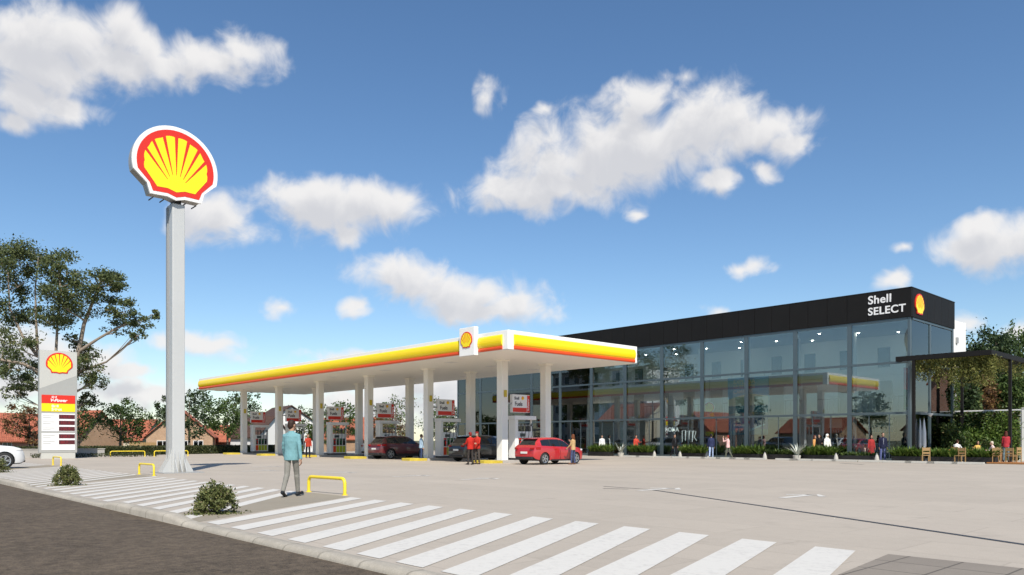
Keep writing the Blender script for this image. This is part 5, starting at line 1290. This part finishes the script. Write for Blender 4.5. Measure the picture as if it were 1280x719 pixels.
person('woman with long brown hair in a beige top and jeans by the red hatchback', P(716.5, 580.6), AWAY+1.0, 1.66, '#b8986c', '#46506e', '#6a4a35', '#6b3d22', style='long', armR=(42, 26, 85), armL=(18, 6, 30), legL=(8, 3, 8), build=.92)
person('man in a white shirt behind the leftmost planter', py_(752.5, 50.15), TOWARD, 1.76, '#e4e2de', '#3a3a40', hair='#20160f')
person('person in a red shirt standing by the glass behind the second planter', py_(795, 50.1), TOWARD+.4, 1.74, '#bf4636', '#5a4a44', hair='#54281c', armL=(30, 8, 70))
person('man in a black suit walking past the word ROMA', py_(843, 47.9), TOWARD+.5, 1.78, '#121214', '#15151a', '#0c0c0d', '#1a130f', legL=(16, 2, 8), legR=(-14, 2, 16), open_front='#8d8f97')
person('man in a navy jacket and pale blue jeans walking away', py_(889, 48.3), AWAY-.3, 1.78, '#2c3352', '#9fb0cf', '#22242c', '#18120f', legL=(-14, 2, 16), legR=(14, 2, 8), style='cap')
person('person in a pink top and olive trousers holding both hands to the face', py_(910, 48.1), AWAY+.9, 1.68, '#dfb4b0', '#5c5f50', '#2a2724', '#8a2f26', armL=(70, 10, 110), armR=(66, 12, 112), legL=(14, 2, 8), legR=(-12, 2, 16), build=.94)
person('woman in an orange top, left of the pair behind the fifth planter', py_(1018, 50.15), TOWARD+.8, 1.66, '#d49a5c', '#7c6a55', hair='#5b2f1a', style='long', build=.93)
person('person in a black top, right of the pair behind the fifth planter', py_(1024, 50.2), TOWARD-.5, 1.72, '#1b191a', '#222025', hair='#1a120d', armL=(30, 10, 60))
person('figure in a white hooded robe behind the fifth planter', py_(1034, 49.95), TOWARD+.2, 1.74, '#e9e4da', '#e6e1d6', '#cfc8ba', '#ece8de', style='hood', lower='robe')
person('person in a dim brown top standing inside the glass', py_(1050, 52.2), TOWARD, 1.72, '#5d4438', '#3a332e')
person('tall person in grey standing inside the glass', py_(1060, 52.0), TOWARD+.6, 1.80, '#7d7768', '#6c685c')
person('child in a pale top sitting outside the glass', py_(1081.5, 50.1), TOWARD+1.2, 1.30, '#dcbba4', '#9c7f6c', hair='#6d4a30', legL=(78, 6, 80), legR=(78, 6, 84), group='people sitting by the glass')
person('woman in a red dress beside the child by the glass', py_(1089, 50.05), TOWARD, 1.66, '#a23432', '#8a2c2c', hair='#2b1712', style='long', lower='skirt', build=.93)
person('man in a dark navy jacket and white shirt with jeans at the shop corner', py_(1103.5, 48.9), TOWARD-.15, 1.80, '#1d2038', '#5c648f', '#2a2c36', '#19120f', open_front='#e6e6ea')
person('dark silhouette of a person sitting behind the corner glass', py_(1132, 51.7), AWAY+1.8, 1.76, '#151416', '#1a1a1c', hair='#100d0b', **SIT)
ch_ = chair('dark corner chair under the silhouette behind the corner glass', 1132, 51.7, AWAY+1.8)
person('seated man in a white shirt leaning over the terrace table', py_(1195, 53.95), AWAY-1.0, 1.76, '#ece9e4', '#4a4a50', hair='#3c2216', lean=14, armL=(45, 8, 40), armR=(45, 8, 40), **SIT)
chair('terrace chair under the seated man in white', 1195, 53.95, AWAY-1.0)
person('person in a yellow top sitting low behind the right planter', py_(1222, 54.6), TOWARD, 1.64, '#d9b060', '#6a5a48', hair='#2a1710', style='long', **SIT)
chair('terrace chair under the person in the yellow top', 1222, 54.6, TOWARD)
person('person in a pale pink top sitting at the right table', py_(1241.5, 52.6), AWAY+1.3, 1.62, '#dcc4bd', '#8d8580', hair='#cdbfae', lean=6, armL=(35, 6, 50), armR=(35, 6, 50), **SIT)
chair('terrace chair under the person in pale pink', 1241.5, 52.6, AWAY+1.3)
person('person in a red top and grey blue jeans standing on the terrace at the right', py_(1257.5, 50.6)+Vector((0, 0, .09)), AWAY-.4, 1.76, '#a8323a', '#6b7d83', '#1e1c1b', '#54261c', style='long', legL=(6, 3, 6), armL=(6, 4, 20), armR=(6, 4, 30), build=.86)
fg = person('dark figure standing upstairs behind the corner glass', Vector((-18.62, 53.6, 3.25)), -pi/2, 1.8, '#3a2a22', '#2a211c', hair='#140e0b')
fg.location.z = 5.0
st_ = thing('display_plinth', 'dim plinth under the dark upstairs figure', 'plinth', (-18.72, 53.6, 3.252)); MB().box(-.3, .3, -.4, .4, 0, 1.745).build('block', 'idark', st_)

# ------------------------------------------------------------------ bake the modifiers of the figures
bpy.context.view_layer.update()
dg = bpy.context.evaluated_depsgraph_get(); baked = []
for o in REMESH: baked.append((o, bpy.data.meshes.new_from_object(o.evaluated_get(dg))))
for o, me in baked:
    mt = o.data.materials[0]; o.modifiers.clear(); o.data = me
    me.materials.clear(); me.materials.append(mt); me.polygons.foreach_set('use_smooth', [True]*len(me.polygons)); me.polygons.foreach_set('material_index', [0]*len(me.polygons))
